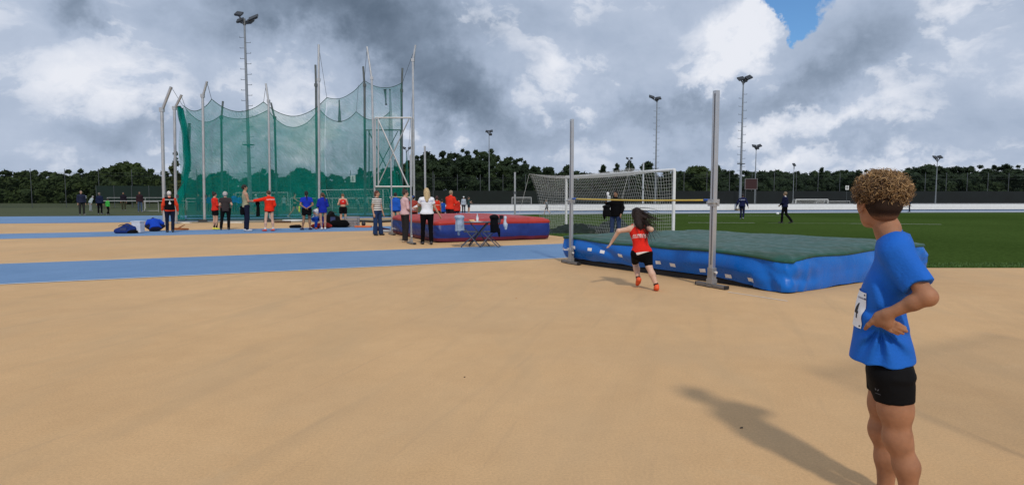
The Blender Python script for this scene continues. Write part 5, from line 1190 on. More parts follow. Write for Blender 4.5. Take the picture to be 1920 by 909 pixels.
b, t, J = person('woman in pale pink sweater and dark flared trousers writing on a sheet', l, h, -62, ('long', (.60, .40, .42)), ('wide', (.022, .020, .022)), ('bun', (.05, .03, .025)), (.50, .40, .30), None, SK_A, female=True, head=(-12, 8), arms={'L': ((-.19, .05, 1.14), (-.06, .30, 1.13)), 'R': ((.20, .02, 1.13), (.10, .28, 1.07))}, vox=.013, face=True, hem=.93, legs={'L': ((-.08, .02, .5), (-.08, .04, .085)), 'R': ((.09, .0, .5), (.09, -.06, .085))})
o = MB().box((0, 0, 0), (.15, .20, .006), M=Matrix.Rotation(R(20), 3, 'X')).build('score_sheet', WTAPE); o.location = (l[0] + .38, l[1] + .02, 1.17); o.rotation_euler = (0, 0, -.6); tag(o, 'white sheet held in the hands of the woman in pink', 'paper')
l, h = at(801, 458.5, 352)
b, t, J = person('blond woman in white t-shirt and black trousers resting a hand on the red mat', l, h, 6, ('tee', (.74, .75, .80)), ('slim', (.006, .006, .009)), ('long', (.50, .37, .20)), (.03, .03, .035), ((.45, .5, .6), .06), SK_B, female=True, width=1.14, arms={'L': ((-.25, .10, 1.22), (-.12, .30, 1.18)), 'R': ((.24, .03, 1.16), (.38, .06, .93))}, legs={'L': ((-.12, .04, .5), (-.13, .10, .085)), 'R': ((.11, -.02, .5), (.12, -.10, .095), (.1, 1, -.12))}, head=(8, 4), lean=2, vox=.013, hem=.95)
decal_text(t, 'LEICHTATHLETIK', .050, (-.01, 0, 1.335 * J['S']), (1, 0, 0), (0, 0, 1), ink((.20, .20, .42)), 'lettering', .004)
l, h = atY(775.5, 27, 366)
person('dark-haired person almost hidden between the women in pink and white', l, h, 20, ('tee', (.30, .05, .04)), ('pants', BLKC), ('short', (.015, .01, .01)), (.05, .05, .05), None, SK_C)
l, h = atY(819.5, 30, 367)
b, t, J = person('child in red vest with white print standing behind the mat beside the blond woman', l, h, 0, ('vest', (.55, .03, .015)), ('shorts', (.03, .02, .02)), ('short', (.07, .03, .03)), (.3, .3, .3), None, SK_C)
decal_text(t, 'LG STADION', .06, (0, 0, 1.22 * J['S']), (1, 0, 0), (0, 0, 1), ink((.75, .6, .55)), 'lettering')
l, h = atY(829, 31.5, 373)
person('child in blue top standing between the red vest and the red jacket', l, h, -20, ('long', (.012, .07, .35)), ('pants', BLKC), ('short', (.03, .02, .02)), (.3, .3, .3), None, SK_B)
l, h = atY(843.5, 27.5, 356.5)
person('grey-blond man in bright red jacket leaning on the far side of the red mat', l, h, -40, ('jacket', (.62, .035, .018)), ('pants', (.02, .01, .015)), ('short', (.28, .22, .15)), (.3, .3, .3), None, SK_A, width=1.15, lean=8, arms={'L': ((-.22, .10, 1.16), (-.14, .32, 1.12)), 'R': ((.26, .12, 1.16), (.20, .36, 1.22))})
l, h = atY(856, 32.5, 371)
person('person in red partly hidden behind the red-jacketed man', l, h, 10, ('jacket', (.50, .03, .02)), ('pants', (.01, .01, .03)), ('short', (.02, .015, .015)), (.3, .3, .3), None, SK_C)
l, h = at(869.5, 400.5, 368)
person('person in white cap and pale grey top standing before the white barrier', l, h, 190, ('long', (.36, .40, .46)), ('pants', (.02, .02, .03)), ('cap', (.70, .72, .74)), (.3, .3, .3), None, SK_B, vox=.022)
l, h = at(879, 400.5, 369)
person('person in dark green top and shorts beside the white-capped person', l, h, -60, ('tee', (.03, .06, .06)), ('shorts', (.02, .03, .04)), ('pony', (.06, .04, .03)), (.3, .3, .3), None, SK_B, vox=.022, female=True, arms={'L': ((-.2, .1, 1.2), (-.15, .3, 1.25)), 'R': ((.22, .06, 1.15), (.12, .26, 1.1))})
tu = [G(871, 400) + Vector((.35 + .45 * math.cos(a), -.2, 1.15 + .62 * math.sin(a))) for a in np.linspace(-.5, 1.9, 10)]
l, h = at(1025.5, 402.5, 374)
person('athlete in dark top running on the track behind the goal net', l, h, 70, ('long', (.16, .18, .20)), ('tights', (.04, .04, .06)), ('bun', (.10, .07, .05)), (.3, .3, .3), None, SK_A, vox=.022, female=True, lean=8, legs={'L': ((-.08, .20, .56), (-.08, .30, .12), (0, 1, 0)), 'R': ((.08, -.04, .50), (.08, -.36, .22), (0, 1, -.7))}, arms={'L': ((-.2, -.16, 1.2), (-.2, .0, 1.05)), 'R': ((.2, .14, 1.2), (.16, .32, 1.28))})
# --- man in the black jacket behind the mat
b, t, J = person('man in black jacket and jeans standing in front of the goal, one hand raised', (X(1154, 20.5), 20.5, 0), P(1155, 357, 20.5).z, 168, ('jacket', (.008, .008, .010)), ('pants', (.03, .05, .12)), ('short', (.012, .010, .010)), (.05, .05, .05), None, SK_C, width=1.08, vox=.013, face=True, head=(-14, 0), arms={'R': ((.27, .05, 1.18), (.28, .24, 1.34)), 'L': ((-.25, .0, 1.14), (-.22, .12, .92))}, hem=.84, legs={'L': ((-.12, 0, .5), (-.13, 0, .085)), 'R': ((.12, 0, .5), (.13, 0, .085))})
hx, hy = X(1141.5, 20.2), 20.2
o = drapecloth('white_cloth', 'white cloth held up in the raised hand of the man in black', 'cloth', (hx, hy, 1.47), .13, .16, .08, cloth((.62, .64, .62)), 41); 
o = sdf_obj('white_cup', Sdf().cone((0, 0, 0), (0, 0, .05), .035, .045, .01), .012, WHITE); o.location = (X(1139, 20.2), 20.2, 1.53); tag(o, 'small white cup above the raised hand of the man in black', 'cup')
o = drapecloth('black_bag', 'black bag hanging in front of the man in black, at his side', 'bag', (X(1137, 20.2), 20.2, 1.14), .26, .32, .16, cloth((.010, .010, .012)), 42, 0, -.05)
# --- field officials
l, h = at(1391, 411.5, 363.5)
b, t, J = person('official in navy tracksuit walking on the grass by the tall floodlight', l, h, -12, ('jacket', (.010, .013, .055)), ('slim', (.010, .012, .04)), ('short', (.02, .015, .015)), (.25, .27, .28), None, SK_C, vox=.018, width=1.08, lean=5, arms={'L': ((-.30, -.02, 1.16), (-.38, .04, .92)), 'R': ((.29, .0, 1.16), (.36, .06, .90))}, legs={'L': ((-.09, .10, .52), (-.10, .04, .085)), 'R': ((.09, .04, .50), (.12, -.22, .13), (0, 1, -.3))})
decal_text(t, 'STADION', .085, (0, 0, 1.34 * J['S']), (1, 0, 0), (0, 0, 1), ink((.45, .48, .6)), 'lettering')
l, h = at(1470.5, 418.5, 359.5)
b, t, J = person('official in black tracksuit with a white collar walking left across the grass', l, h, 70, ('jacket', (.008, .010, .035)), ('pants', (.008, .008, .012)), ('short', (.20, .14, .09)), (.02, .02, .02), None, SK_A, vox=.016, width=1.08, legs={'L': ((-.08, .10, .52), (-.06, .12, .085)), 'R': ((.09, -.06, .50), (.10, -.36, .12), (0, 1, -.25))}, arms={'L': ((-.21, .04, 1.14), (-.14, .20, 1.02)), 'R': ((.21, -.06, 1.14), (.2, .02, .90))}, face=True)
sdf_obj('collar', Sdf().cone((-.05, -.03, 1.475), (.06, .02, 1.49), .055, .055, .01), .014, cloth((.6, .6, .62)), b, J['S'])
l, h = at(1705, 397.5, 366)
person('dark-clothed person on the far track, hidden behind the boy\'s curls', l, h, 90, ('long', (.02, .03, .05)), ('pants', (.012, .016, .03)), ('short', (.02, .02, .02)), (.02, .02, .02), None, SK_B, vox=.022)
# --- far left onlookers
far = [(154, 403.5, 357.5, 'stout person in dark clothes at the far left edge of the track', 'jacket', (.02, .025, .05), 'pants', (.03, .03, .03), (.25, .18, .14), 200, SK_B),
       (170, 396, 366, 'person in pale grey hooded top bending beside the left railing post', 'hoodie', (.30, .36, .38), 'pants', (.22, .25, .27), (.3, .3, .3), -60, SK_B),
       (188, 402, 361, 'person in navy jacket with small white print among the far left onlookers', 'jacket', (.012, .018, .05), 'pants', (.01, .01, .015), (.20, .15, .12), -20, SK_B),
       (203, 403, 372, 'small child in bright green and black top in front of the left railing', 'jacket', (.05, .35, .06), 'pants', (.01, .012, .014), (.03, .02, .02), -50, SK_B),
       (232.5, 395, 360, 'dim figure in dark clothes behind the left white railing', 'jacket', (.015, .012, .02), 'slim', (.05, .05, .03), (.02, .02, .02), 180, SK_C),
       (263, 398, 359, 'person in dark red-brown jacket and blue jeans by the left railing', 'jacket', (.03, .015, .02), 'pants', (.06, .09, .15), (.05, .03, .03), 190, SK_C),
       (440, 399, 362, 'person in royal blue behind the net, right of the grey-haired woman', 'jacket', (.02, .10, .55), 'pants', (.02, .03, .05), (.05, .05, .05), 160, SK_B),
       (481, 402, 364, 'white-capped athlete seen through the net between the two talking men', 'long', (.35, .42, .48), 'shorts', (.03, .05, .10), (.8, .8, .8), 150, SK_A),
       (448.5, 398, 366, 'second person in bright blue seen through the net beside the olive tank top', 'jacket', (.015, .14, .60), 'pants', (.02, .05, .16), (.03, .03, .03), 175, SK_B),
       (533, 397, 366, 'person in pale top behind the net right of the red jacket', 'tee', (.30, .38, .42), 'pants', (.03, .06, .08), (.2, .16, .1), 170, SK_B),
       (393.5, 398, 365, 'person in blue behind the net just left of the red-topped girl', 'jacket', (.02, .06, .40), 'pants', (.02, .03, .06), (.05, .04, .03), 190, SK_B),
       (373, 397, 364, 'dim person in dark clothes behind the net left of the second silver post', 'jacket', (.04, .05, .05), 'pants', (.03, .03, .04), (.2, .15, .1), 185, SK_B),
       (672, 397, 369, 'person in pale top crouching forward behind the net right of the red crop top', 'long', (.28, .36, .38), 'pants', (.05, .06, .08), (.2, .15, .1), 120, SK_B),
       (687, 398, 364, 'person in grey standing behind the net left of the striped-shirt woman', 'tee', (.24, .30, .32), 'pants', (.05, .06, .08), (.2, .15, .1), 200, SK_B)]
for i, (px, fy, hy_, lab, tk_, tc_, bk2, bc_, hc_, yw, sk_) in enumerate(far):
    l, h = at(px, fy, hy_); cap = 'cap' if 'capped' in lab else 'short'
    kw = dict(lean=26) if 'bending' in lab or 'crouching' in lab else {}
    lgs = {'L': ((-.10, .12, .52), (-.12, .16, .085)), 'R': ((.10, -.02, .5), (.11, -.22, .10))} if i in (3, 7, 9) else {}
    person(lab, l, max(.9, h), yw, (tk_, tc_), (bk2, bc_), (cap, hc_), (.2, .2, .2), None, sk_, vox=.024, width=1.15 if i == 0 else 1.0, legs=lgs, **kw)

# ================================================================== the runner
rY = 9.45; rx = X(1206, rY); RS = 1.60 / 1.75
def rl(px, py, Y): q = P(px, py, Y); return ((q.x - rx) / RS, (q.y - rY) / RS, q.z / RS)
pelv = rl(1203, 474, 9.45)
b, t, J = person('runner in red vest and black shorts with dark hair flying, approaching the bar', (rx, rY, 0), 1.60, 0, ('tank', (.62, .022, .014)), ('tights', (.006, .006, .008)), ('none', (0, 0, 0)), (.70, .09, .02), (BLKC, .045), SK_D, female=True, width=1.0,
   arms={'L': (rl(1160, 433, 9.40), rl(1148, 452, 9.50)), 'R': (rl(1221, 430, 9.35), rl(1213, 426, 9.62))},
   legs={'L': (rl(1191, 492, 9.78), rl(1197, 523, 9.62), (.05, 1, -.55)), 'R': (rl(1217, 500, 9.40), rl(1231, 536, 9.30), (.15, 1, -.25))},
   lean=14, roll=-7, twist=-8, pel=pelv, vox=.0085, hem=.945, head=(0, -6), raw=True)
decal_text(t, 'AV PREUSSEN', .040, Vector(tuple(J['T']((.01, -.02, 1.245)))) * RS, (1, -.10, .04), (0, .2, 1), ink((.78, .76, .76)), 'lettering', .004)
decal_text(t, 'LEICHTATHLETIK', .034, Vector(tuple(J['T']((.01, -.02, 1.210)))) * RS, (1, -.10, .04), (0, .2, 1), ink((.70, .62, .62)), 'lettering', .004)
T_ = J['T']; H_ = J['H']; Mu = rotM(14, -7, -8)
g = Sdf().ell(T_((0, 0, .94)), (.176, .136, .09), .03, Mu); g.cut = [(T_((-.1, 0, .895)), -(Mu @ V3(-.22, 0, 1))), (T_((0, 0, .98)), Mu @ V3(0, 0, 1))]
sdf_obj('undershirt', g, .009, cloth((.66, .62, .62)), b, RS)
# hair: cap of hair plus locks streaming to the right
HB = hairm((.018, .010, .009)); g = Sdf().ell(H_((0, -.012, 1.665)), (.086, .106, .106), .02, None, cuts=[(H_((0, .055, 1.66)), V3(0, .85, -.5))]).cone(H_((0, -.05, 1.63)), H_((.01, -.12, 1.45)), .085, .05, .04).cone(H_((.03, -.06, 1.64)), H_((.13, -.13, 1.56)), .05, .025, .04).cone(H_((.01, -.12, 1.46)), H_((.03, -.14, 1.38)), .05, .02, .04)
hr = sdf_obj('hair', g, .009, HB, b, RS)
lk = MB(); rr = random.Random(5)
for k in range(210):
    a0 = Vector(tuple(H_((rr.uniform(-.07, .075), -.06 + rr.uniform(-.05, .03), 1.62 + rr.uniform(-.10, .13))))); wind = rr.random()
    d0 = Vector((.45 + .8 * wind, -.25 - .2 * rr.random(), .25 * wind - .95 * (1 - wind))) if k % 2 else Vector((.12 + .35 * rr.random(), -.35, -1.0)); L_ = (.22 + .20 * rr.random()) * (1.0 if k % 2 else 1.05)
    pts = []; 
    for j in range(7): t_ = j / 6; pts.append(a0 + d0.normalized() * L_ * t_ + Vector((.02 * math.sin(t_ * 5 + k), .01 * math.cos(k + t_ * 4), -.10 * t_ * t_ * (1 if k % 2 else .3))))
    for j in range(6): lk.tube(pts[j] * RS, pts[j + 1] * RS, .0055 * (1 - j / 7), .0055 * (1 - (j + 1) / 7) + .0006, 4, False)
lk.build('loose_locks', HB, hr)
# ================================================================== the boy with curly hair, close on the right
BY = 2.76; br = Vector((X(1685, BY), BY, 0))
BAZ = math.atan2(br.x, br.y); bv, brt = Vector((math.sin(BAZ), math.cos(BAZ), 0)), Vector((math.cos(BAZ), -math.sin(BAZ), 0))
def b(px, py, Y=BY):      # local frame: x across the line of sight, y along it
    d = ray(px, py); t = (br.dot(bv) + (Y - BY)) / d.dot(bv); q = d * t + Vector((0, 0, CAM_H)) - br
    return (q.dot(brt), q.dot(bv), q.z)
SKB = mat('boy_skin', (.32, .152, .084), .58, 0, .22, 11.0, .12, 150.0, .28, .08, 0, 7)
s = Sdf()
# legs
nh, nk_, na = b(1674, 712, 2.665), b(1684, 822, 2.665), b(1712, 968, 2.675)
fh, fk, fa = b(1662, 708, 2.85), b(1655, 806, 2.87), b(1662, 955, 2.88)
def leg(hp, k, a):
    hp, k, a = [np.array(q) for q in (hp, k, a)]
    mid = hp * .5 + k * .5; calf = k * .66 + a * .34 + np.array((.012, 0, 0)); low = k * .25 + a * .75
    s.cone(hp, mid, .077, .065, .04).cone(mid, k, .065, .0465, .04)
    s.ell(k + np.array((-.012, 0, .004)), (.040, .040, .05), .04)
    s.cone(k, calf, .045, .0475, .05).cone(calf, low, .0475, .034, .04).cone(low, a, .035, .031, .02)
    s.cone(a + np.array((.02, 0, -.03)), a + np.array((-.13, 0, -.045)), .034, .026, .02)
leg(nh, nk_, na); leg(fh, fk, fa)
s.ell(b(1668, 690), (.085, .135, .10), .05)
# trunk
s.ell(b(1656, 590), (.075, .115, .17), .05).ell(b(1680, 520), (.062, .120, .13), .05)
s.cone(b(1682, 474, 2.64), b(1682, 474, 2.88), .040, .040, .05)
# neck and head
s.cone(b(1670, 460), b(1656, 405), .049, .047, .04).cone(b(1680, 460, 2.66), b(1666, 430, 2.74), .028, .032, .05).cone(b(1680, 460, 2.86), b(1666, 430, 2.78), .028, .032, .05)
Fd = Vector((-.50, .866, 0)); Ld = Vector((-.866, -.50, 0)); HM = np.array([[Ld.x, Fd.x, 0], [Ld.y, Fd.y, 0], [0, 0, 1]])
hc = Vector(b(1650, 370))
def hp_(l, f, z): q = hc + Ld * l + Fd * f + Vector((0, 0, z)); return (q.x, q.y, q.z)
s.ell(hc, (.076, .094, .100), .02, HM).ell(hp_(.004, .034, -.048), (.064, .068, .078), .025, HM)
s.cone(hp_(.035, .02, -.10), hp_(.012, .078, -.118), .030, .022, .03).cone(hp_(-.035, .02, -.10), hp_(-.012, .078, -.118), .030, .022, .03)
s.ell(hp_(.046, .052, -.040), (.024, .026, .030), .02, HM)                    # cheekbone
s.cone(hp_(0, .098, -.02), hp_(0, .122, -.058), .011, .015, .014)          # nose
s.cone(hp_(-.018, .092, -.088), hp_(.018, .092, -.088), .010, .010, .01)   # lips
s.ell(hp_(.034, .088, -.012), (.022, .012, .010), .012, HM)                 # brow
# ear: rim and bowl
ec = hp_(.078, .004, -.036)
earM = np.array(Matrix(HM.tolist()) @ Matrix.Rotation(R(-18), 3, 'Z') @ Matrix.Rotation(R(8), 3, 'X'))
for k in range(9):
    a0, a1 = R(-60 + 32 * k), R(-60 + 32 * (k + 1))
    f = lambda a: np.array(ec) + earM @ np.array((.006, .018 * math.cos(a) * (1 if math.sin(a) > -.2 else .7), .031 * math.sin(a)))
    if k < 8: s.cone(f(a0), f(a1), .0048, .0048, .004)
s.ell(np.array(ec) + earM @ np.array((-.002, 0, 0)), (.006, .017, .028), .006, earM); s.ell(np.array(ec) + earM @ np.array((.003, .002, -.030)), (.007, .010, .010), .006, earM)
# near (left) arm, hand on hip
sl, el, wl = b(1684, 470, 2.60), b(1738, 556, 2.53), b(1662, 590, 2.555)
A_ = lambda *q: np.array(q)
s.cone(sl, el, .041, .033, .03).ell(np.array(el) + A_(.008, 0, -.003), (.031, .030, .034), .02)
fm = np.array(el) * .68 + np.array(wl) * .32; s.cone(el, fm, .033, .031, .02).cone(fm, wl, .031, .022, .02)
pc = [b(1655, 594, 2.56), b(1660, 607, 2.565)]
s.cone(wl, b(1650, 594, 2.565), .025, .022, .02).cone(b(1650, 594, 2.565), b(1666, 602, 2.555), .020, .019, .018).cone(b(1650, 602, 2.565), b(1664, 609, 2.556), .019, .018, .018).cone(b(1650, 597, 2.565), b(1646, 606, 2.57), .018, .016, .016)
for (x0, y0, x1, y1, x2, y2, r0) in ((1668, 600, 1684, 607, 1697, 614.0, .0098), (1665, 605, 1683, 613.0, 1700, 620.5, .0100), (1661, 609.5, 1678, 617.5, 1693, 625, .0094), (1656, 612, 1671, 620.5, 1684, 626.5, .0085)):
    s.cone(b(x0, y0, 2.563), b(x1, y1, 2.552), r0 * .95, r0 * .88, .004).cone(b(x1, y1, 2.552), b(x2, y2, 2.566), r0 * .88, r0 * .74, .003)
s.cone(b(1648, 592, 2.565), b(1636, 602, 2.56), .015, .0115, .012).cone(b(1636, 602, 2.56), b(1628, 609, 2.565), .0112, .0105, .006).cone(b(1628, 609, 2.565), b(1622.5, 616, 2.575), .0104, .0082, .005)
# far (right) arm, mirrored, mostly hidden by the trunk
sr, er, wr = b(1678, 470, 2.90), b(1700, 545, 3.02), b(1650, 590, 2.93)
s.cone(sr, er, .048, .038, .03).cone(er, wr, .038, .025, .02).cone(wr, b(1640, 600, 2.93), .024, .018, .012)
for q in range(4): s.cone(b(1642, 596 + 4 * q, 2.935), b(1660, 604 + 4 * q, 2.945), .009, .008, .004)
s.cone(b(1645, 592, 2.93), b(1632, 606, 2.92), .011, .009, .006)
s.folds = None
boy = sdf_obj('person', s, .0052, SKB); boy.location = br; boy.rotation_euler = (0, 0, -BAZ)
tag(boy, 'curly-haired boy in blue t-shirt standing close on the right, hand on hip', 'person')
# ---- shirt
TS = mat('shirt_blue', (.007, .118, .53), .8, 0, .06, 5.0, .25, 90.0, .3)
rows = [(440, 1654, 1704), (452, 1646, 1710), (468, 1641, 1716), (486, 1638, 1720), (510, 1629, 1720), (538, 1615, 1712), (570, 1607, 1700), (605, 1602, 1705), (640, 1597, 1713), (664, 1592.5, 1718.5), (690, 1589, 1722)]
zs, cx, ax_, cy, by_ = [], [], [], [], []
for (py, l, r_) in rows[::-1]:
    p0, p1 = b(l, py), b(r_, py); zs.append((p0[2] + p1[2]) / 2); cx.append((p0[0] + p1[0]) / 2); ax_.append((p1[0] - p0[0]) / 2); cy.append(0.0)
for py in [r_[0] for r_ in rows[::-1]]: by_.append(float(np.interp(py, [440, 452, 468, 486, 520, 600, 650, 690], [.10, .135, .165, .172, .168, .158, .170, .178])))
ca, cb_ = np.array(b(1642, 453)), np.array(b(1692, 431)); nn = np.array((-(cb_[2] - ca[2]), 0, cb_[0] - ca[0])); nn /= np.linalg.norm(nn)
ha, hb_ = np.array(b(1592, 664)), np.array(b(1719, 680)); hn = np.array(((hb_[2] - ha[2]), 0, -(hb_[0] - ha[0]))); hn /= np.linalg.norm(hn)
g = Sdf(); g.loft(zs, cx, cy, ax_, by_, .02, cuts=[(ca, nn), (ha, hn)], pw=2.25)
for sh_, e_, yy in ((sl, el, -1), (sr, er, 1)):
    sh_, e_ = np.array(sh_), np.array(e_); d_ = (e_ - sh_); d_ /= np.linalg.norm(d_); cp = sh_ + d_ * (.168 if yy < 0 else .15)
    g.cone(sh_ + A_(0, 0, -.004), sh_ + d_ * .21, .053, .058, .05, cuts=[(cp, d_)]).ell(sh_ + A_(-.012, -yy * .03, .0), (.052, .055, .048), .05)
g.cone(b(1678, 457, 2.68), b(1678, 457, 2.84), .052, .052, .05, cuts=[(ca + nn * .006, nn)])
pin = np.array(b(1652, 612, 2.60)); arm = np.array(b(1690, 520, 2.60)); fs1, fs2, fs3 = sines(3, 9), sines(4, 22), sines(8, 5)
def folds(X_, Y_, Z_):
    near = np.clip((-Y_ + .05) * 8, 0, 1)
    # drag lines from the armpit to the front of the waist, and fans below the hand
    u = (X_ - arm[0]) * .86 + (Z_ - arm[2]) * .50
    a1 = np.exp(-((Z_ - arm[2] + .06) / .13)**2); f1 = np.sin(u * 62 + 2.2 * fs1(X_, Y_, Z_)) * .0075 * a1
    rx_, rz_ = X_ - pin[0], Z_ - pin[2]; rr_ = np.sqrt(rx_**2 + rz_**2) + .02; th = np.arctan2(rz_, rx_)
    f2 = np.sin(th * 11 + 3 * fs3(X_, Y_, Z_)) * .0095 * np.clip(-rz_ * 18, 0, 1) * np.exp(-(rr_ - .10)**2 / .012)
    f3 = .005 * np.sin(Z_ * 70 + 30 * X_ + 3 * fs1(X_, Y_, Z_)) * np.exp(-((Z_ - pin[2] - .02) / .07)**2)
    f4 = .0030 * fs2(X_, Y_ * 1.2, Z_ * .45) + .004 * fs1(X_, Y_, Z_ * .6)
    return ((f1 + f2 + f3) * near + f4) * np.clip((X_ - b(1606, 573)[0]) / .06, .08, 1)
g.folds = folds
sh_o = sdf_obj('t_shirt', g, .0055, TS, boy, 1, .015)
# collar ring and hem seams
rb = MB(); cc = (ca + cb_) / 2; n3 = Vector(tuple(nn)); ax1 = Vector(tuple((cb_ - ca) / np.linalg.norm(cb_ - ca)))
cc = (np.array(b(1648, 452)) + np.array(b(1694, 434))) / 2
pts = [Vector(tuple(cc)) + ax1 * (.047 * math.cos(t)) + Vector((0, 1, 0)) * (.062 * math.sin(t)) + Vector(tuple(nn)) * (-.008 + .012 * math.cos(2 * t)) for t in np.linspace(0, 2 * math.pi, 33)]
rb.ctube(pts, .0065, 8); rb.build('collar', TS, sh_o, True)
# flipped-up back of the collar
# ---- shorts
g = Sdf(); n_h, n_k, f_h, f_k = [np.array(q) for q in (nh, nk_, fh, fk)]
g.ell(b(1668, 693), (.098, .150, .10), .04, None, [(np.array(b(1668, 668)), A_(0, 0, 1))])
dn = n_k - n_h; dn /= np.linalg.norm(dn); c1 = np.array(b(1668, 750.5, 2.665)); n1 = np.array((.04, 0, -1.0)); n1 = n1 / np.linalg.norm(n1); n1b = np.array((.10, 0, -1.)); n1b /= np.linalg.norm(n1b)
g.cone(n_h + A_(0, 0, .01), n_h * .2 + n_k * .8, .086, .068, .035, cuts=[(c1, -n1b * -1)])
c2 = np.array(b(1640, 729, 2.85)); g.ell(b(1668, 725), (.075, .11, .06), .05).cone(f_h, f_h * .2 + f_k * .8, .085, .067, .03, cuts=[(c2, n1)])
fz1 = sines(9, 14); g.folds = lambda X_, Y_, Z_: .0030 * fz1(X_, Y_, Z_) + .003 * np.sin(Z_ * 95 + 3 * fz1(X_, Y_, Z_)) * np.exp(-((Z_ - b(1700, 700)[2]) / .03)**2) * (X_ > 0)
so = sdf_obj('shorts', g, .0055, mat('black_lycra', (.004, .004, .005), .8, 0, .1, 8, .15, 60, .12), boy, 1, .01)
lg_ = MB(); lg_.add([(-.012, .007, 0), (-.003, .001, 0), (-.006, -.006, 0), (-.011, -.001, 0)], [(0, 1, 2, 3)]).add([(.012, .007, 0), (.003, .001, 0), (.002, -.006, 0), (.010, .0, 0)], [(0, 1, 2, 3)]).box((.004, -.018, 0), (.03, .002, .0001))
me = bpy.data.meshes.new('logo'); me.from_pydata(lg_.v, [], lg_.f)
drape(so, me, b(1641, 731, 2.60), (.85, -.5, 0), (0, 0, 1), ink((.10, .11, .13)), 'logo', .002)
# trainers
for an, nm_ in ((na, 0), (fa, 1)):
    an = np.array(an); g = Sdf().cone(an + A_(.03, 0, -.045), an + A_(-.06, 0, -.045), .045, .042, .02).cone(an + A_(-.06, 0, -.045), an + A_(-.155, 0, -.055), .042, .030, .02).cone(an + A_(0, 0, -.05), an, .04, .042, .02); g.cut = [((0, 0, .004), (0, 0, -1))]
    sdf_obj('shoe', g, .008, mat('boy_shoe', (.5, .5, .52), .6), boy)
# ---- bib on the front, number 4
bo = Vector(b(1606, 573, 2.70)); nb = Vector((-.99, -.14, 0)).normalized(); rt = Vector((0, 0, 1)).cross(nb) * -1
rt = Vector((-nb.y, nb.x, 0)) * -1
if rt.cross(Vector((0, 0, 1))).dot(nb) < 0: rt = -rt
bo = Vector(b(1606, 573)); bc = Vector((bo.x + .0, -.032, bo.z))
upb = Vector((.085, 0, 1)).normalized()
bib = drape(sh_o, grid_mesh(.205, .165, 22, 14), bc, rt, upb, mat('bib_paper', (.78, .79, .82), .6, 0, .02), 'race_bib', .0055)
for p in bib.data.polygons: p.use_smooth = True
decal_text(bib, '4', .098, bc - upb * .010 + rt * .052, rt, upb, ink((.012, .012, .014)), 'numeral', .0016)
decal_text(bib, 'LEICHTATHLETIK', .0105, bc + upb * .054 + rt * .070, rt, upb, ink((.10, .08, .14)), 'lettering', .0014)
for sx_ in (-.093, .093):
    for sy_ in (-.072, .072):
        q = bc + rt * sx_ + upb * sy_; mdot = bpy.data.meshes.new('pin'); mdot.from_pydata([(.0045 * math.cos(t), .0045 * math.sin(t), 0) for t in np.linspace(0, 6.28, 9)[:-1]], [], [tuple(range(8))]); drape(bib, mdot, q, rt, upb, ink((.02, .02, .022)), 'safety_pin', .0016)
# ---- hair: dark fade, then a mop of separate curls
FADE = bpy.data.materials.new('hair_fade'); FADE.use_nodes = True; nf = NT(FADE.node_tree); bf = nf.n['Principled BSDF']; bf.inputs['Roughness'].default_value = .8; bf.inputs['Specular IOR Level'].default_value = .15
of = nf.n.new('ShaderNodeTexCoord').outputs['Object']; sf = nf.n.new('ShaderNodeSeparateXYZ'); nf.l.new(of, sf.inputs[0])
zf = nf.math('ADD', nf.math('MULTIPLY', nf.math('SUBTRACT', sf.outputs[2], hc.z - .093), 34.0), nf.math('MULTIPLY', nf.math('SUBTRACT', nf.noise(of, 160, 3, .7), .5), .9))
nf.l.new(nf.ramp(zf, [(0.05, (.17, .082, .045)), (.35, (.07, .035, .020)), (.8, (.022, .012, .008))]), bf.inputs['Base Color'])
nzf = Vector((Fd.x, Fd.y, 0))
g = Sdf().ell(hc, (.080, .099, .103), .01, HM, cuts=[(np.array(hp_(0, .002, -.03)), np.array((Fd.x, Fd.y, 0)) * .90 + A_(0, 0, -.43)), (np.array(hp_(0, -.05, -.082)), A_(0, 0, -1.0))]).cone(hp_(.02, -.058, -.045), hp_(.02, -.050, -.070), .044, .036, .03).cone(hp_(-.02, -.058, -.045), hp_(-.02, -.050, -.070), .044, .036, .03)
fade = sdf_obj('hair', g, .005, FADE, boy, 1)
mc = Vector(b(1654, 359)); MR = (.100, .106, .084)
g = Sdf().ell(mc, (MR[0] - .010, MR[1] - .010, MR[2] - .008), .02, None, cuts=[(np.array(mc) - A_(0, 0, .052), A_(0, 0, -1))])
nzs = sines(12, 60); g.folds = lambda X_, Y_, Z_: .007 * nzs(X_, Y_, Z_)
core = sdf_obj('hair_core', g, .006, mat('hair_root', (.045, .024, .012), .8, 0, .5, 80.0, .8, 150.0, .2), fade, 1, .01)
CM = bpy.data.materials.new('curl'); CM.use_nodes = True; n_ = NT(CM.node_tree); bb = n_.n['Principled BSDF']; bb.inputs['Roughness'].default_value = .45; bb.inputs['Specular IOR Level'].default_value = .45
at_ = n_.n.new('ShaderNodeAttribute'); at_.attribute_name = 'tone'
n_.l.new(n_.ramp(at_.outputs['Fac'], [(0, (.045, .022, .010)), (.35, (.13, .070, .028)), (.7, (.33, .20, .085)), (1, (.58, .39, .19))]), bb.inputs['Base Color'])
rr = random.Random(11); vs, fs_, tones = [], [], []
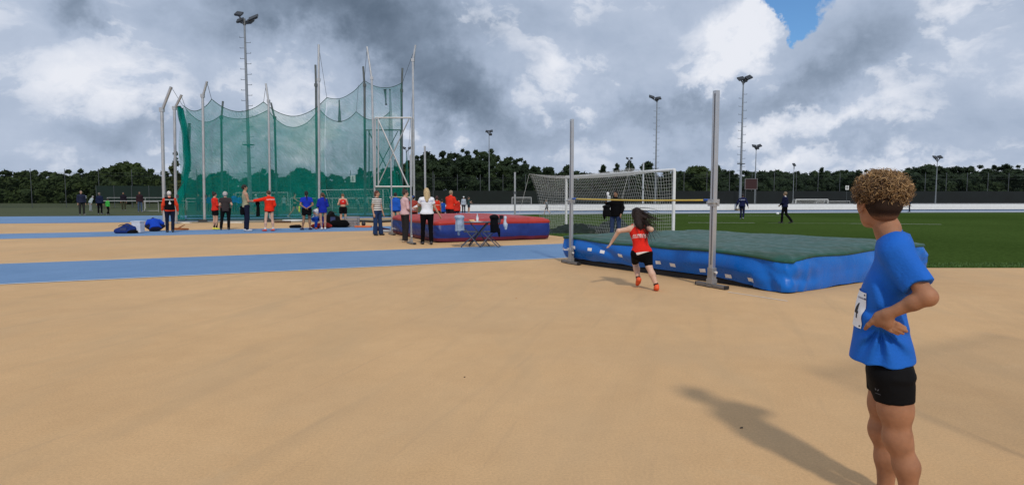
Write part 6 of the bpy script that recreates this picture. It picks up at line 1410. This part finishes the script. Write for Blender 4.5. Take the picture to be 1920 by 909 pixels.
def tube_curl(pts, r, tone):
    n0 = len(vs); m = 4; prev = None
    for j, p in enumerate(pts):
        t = (pts[min(j + 1, len(pts) - 1)] - pts[max(j - 1, 0)]).normalized(); a = t.orthogonal().normalized() if prev is None else (prev - t * prev.dot(t)).normalized(); prev = a; c = t.cross(a)
        rad = r * (1 - .5 * (j / (len(pts) - 1))**2)
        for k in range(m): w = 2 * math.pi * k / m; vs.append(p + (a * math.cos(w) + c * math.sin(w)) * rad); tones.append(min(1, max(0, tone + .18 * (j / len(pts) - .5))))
    for j in range(len(pts) - 1):
        for k in range(m): fs_.append((n0 + j * m + k, n0 + j * m + (k + 1) % m, n0 + (j + 1) * m + (k + 1) % m, n0 + (j + 1) * m + k))
for i in range(3000):
    v = Vector((rr.gauss(0, 1), rr.gauss(0, 1), rr.gauss(0, 1))).normalized()
    if v.z < -.62: continue
    p0 = mc + Vector((v.x * MR[0], v.y * MR[1], v.z * MR[2])) * (.84 + .15 * rr.random() + .10 * mnoise.noise(v * 2.6))
    n = Vector((v.x / MR[0], v.y / MR[1], v.z / MR[2])).normalized()
    ax = (n * rr.uniform(.15, 1.0) + Vector((rr.gauss(0, .6), rr.gauss(0, .6), rr.gauss(-.25, .6)))).normalized()
    R0 = rr.uniform(.006, .0125) if rr.random() < .75 else rr.uniform(.012, .019); turns = rr.uniform(.8, 1.6); L_ = rr.uniform(.014, .042); e1_ = ax.orthogonal().normalized(); e2_ = ax.cross(e1_); ph = rr.random() * 6.28; npt = int(8 * turns) + 3
    pts = []
    for j in range(npt):
        t = j / (npt - 1); a = ph + t * turns * 2 * math.pi; rad = R0 * (1 - .35 * t); pts.append(p0 + ax * L_ * t + (e1_ * math.cos(a) + e2_ * math.sin(a)) * rad)
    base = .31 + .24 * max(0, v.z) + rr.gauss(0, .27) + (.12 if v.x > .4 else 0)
    tube_curl(pts, rr.uniform(.0012, .0026), min(1, max(0, base)))
for i in range(420):          # stray thin hairs
    v = Vector((rr.gauss(0, 1), rr.gauss(0, 1), abs(rr.gauss(0, 1)) - .2)).normalized(); p0 = mc + Vector((v.x * MR[0], v.y * MR[1], v.z * MR[2])); d0 = (v + Vector((rr.gauss(0, .5), rr.gauss(0, .5), rr.gauss(0, .4)))).normalized(); e = d0.orthogonal().normalized()
    tube_curl([p0 + d0 * .034 * t / 8 * (1 + rr.random() * .02) + e * .008 * math.sin(t * .8 + i) for t in range(9)], .0005, .7)
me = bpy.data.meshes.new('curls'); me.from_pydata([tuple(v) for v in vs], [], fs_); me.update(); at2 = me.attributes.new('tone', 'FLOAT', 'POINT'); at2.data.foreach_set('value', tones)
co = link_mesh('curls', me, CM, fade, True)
strip_keys()
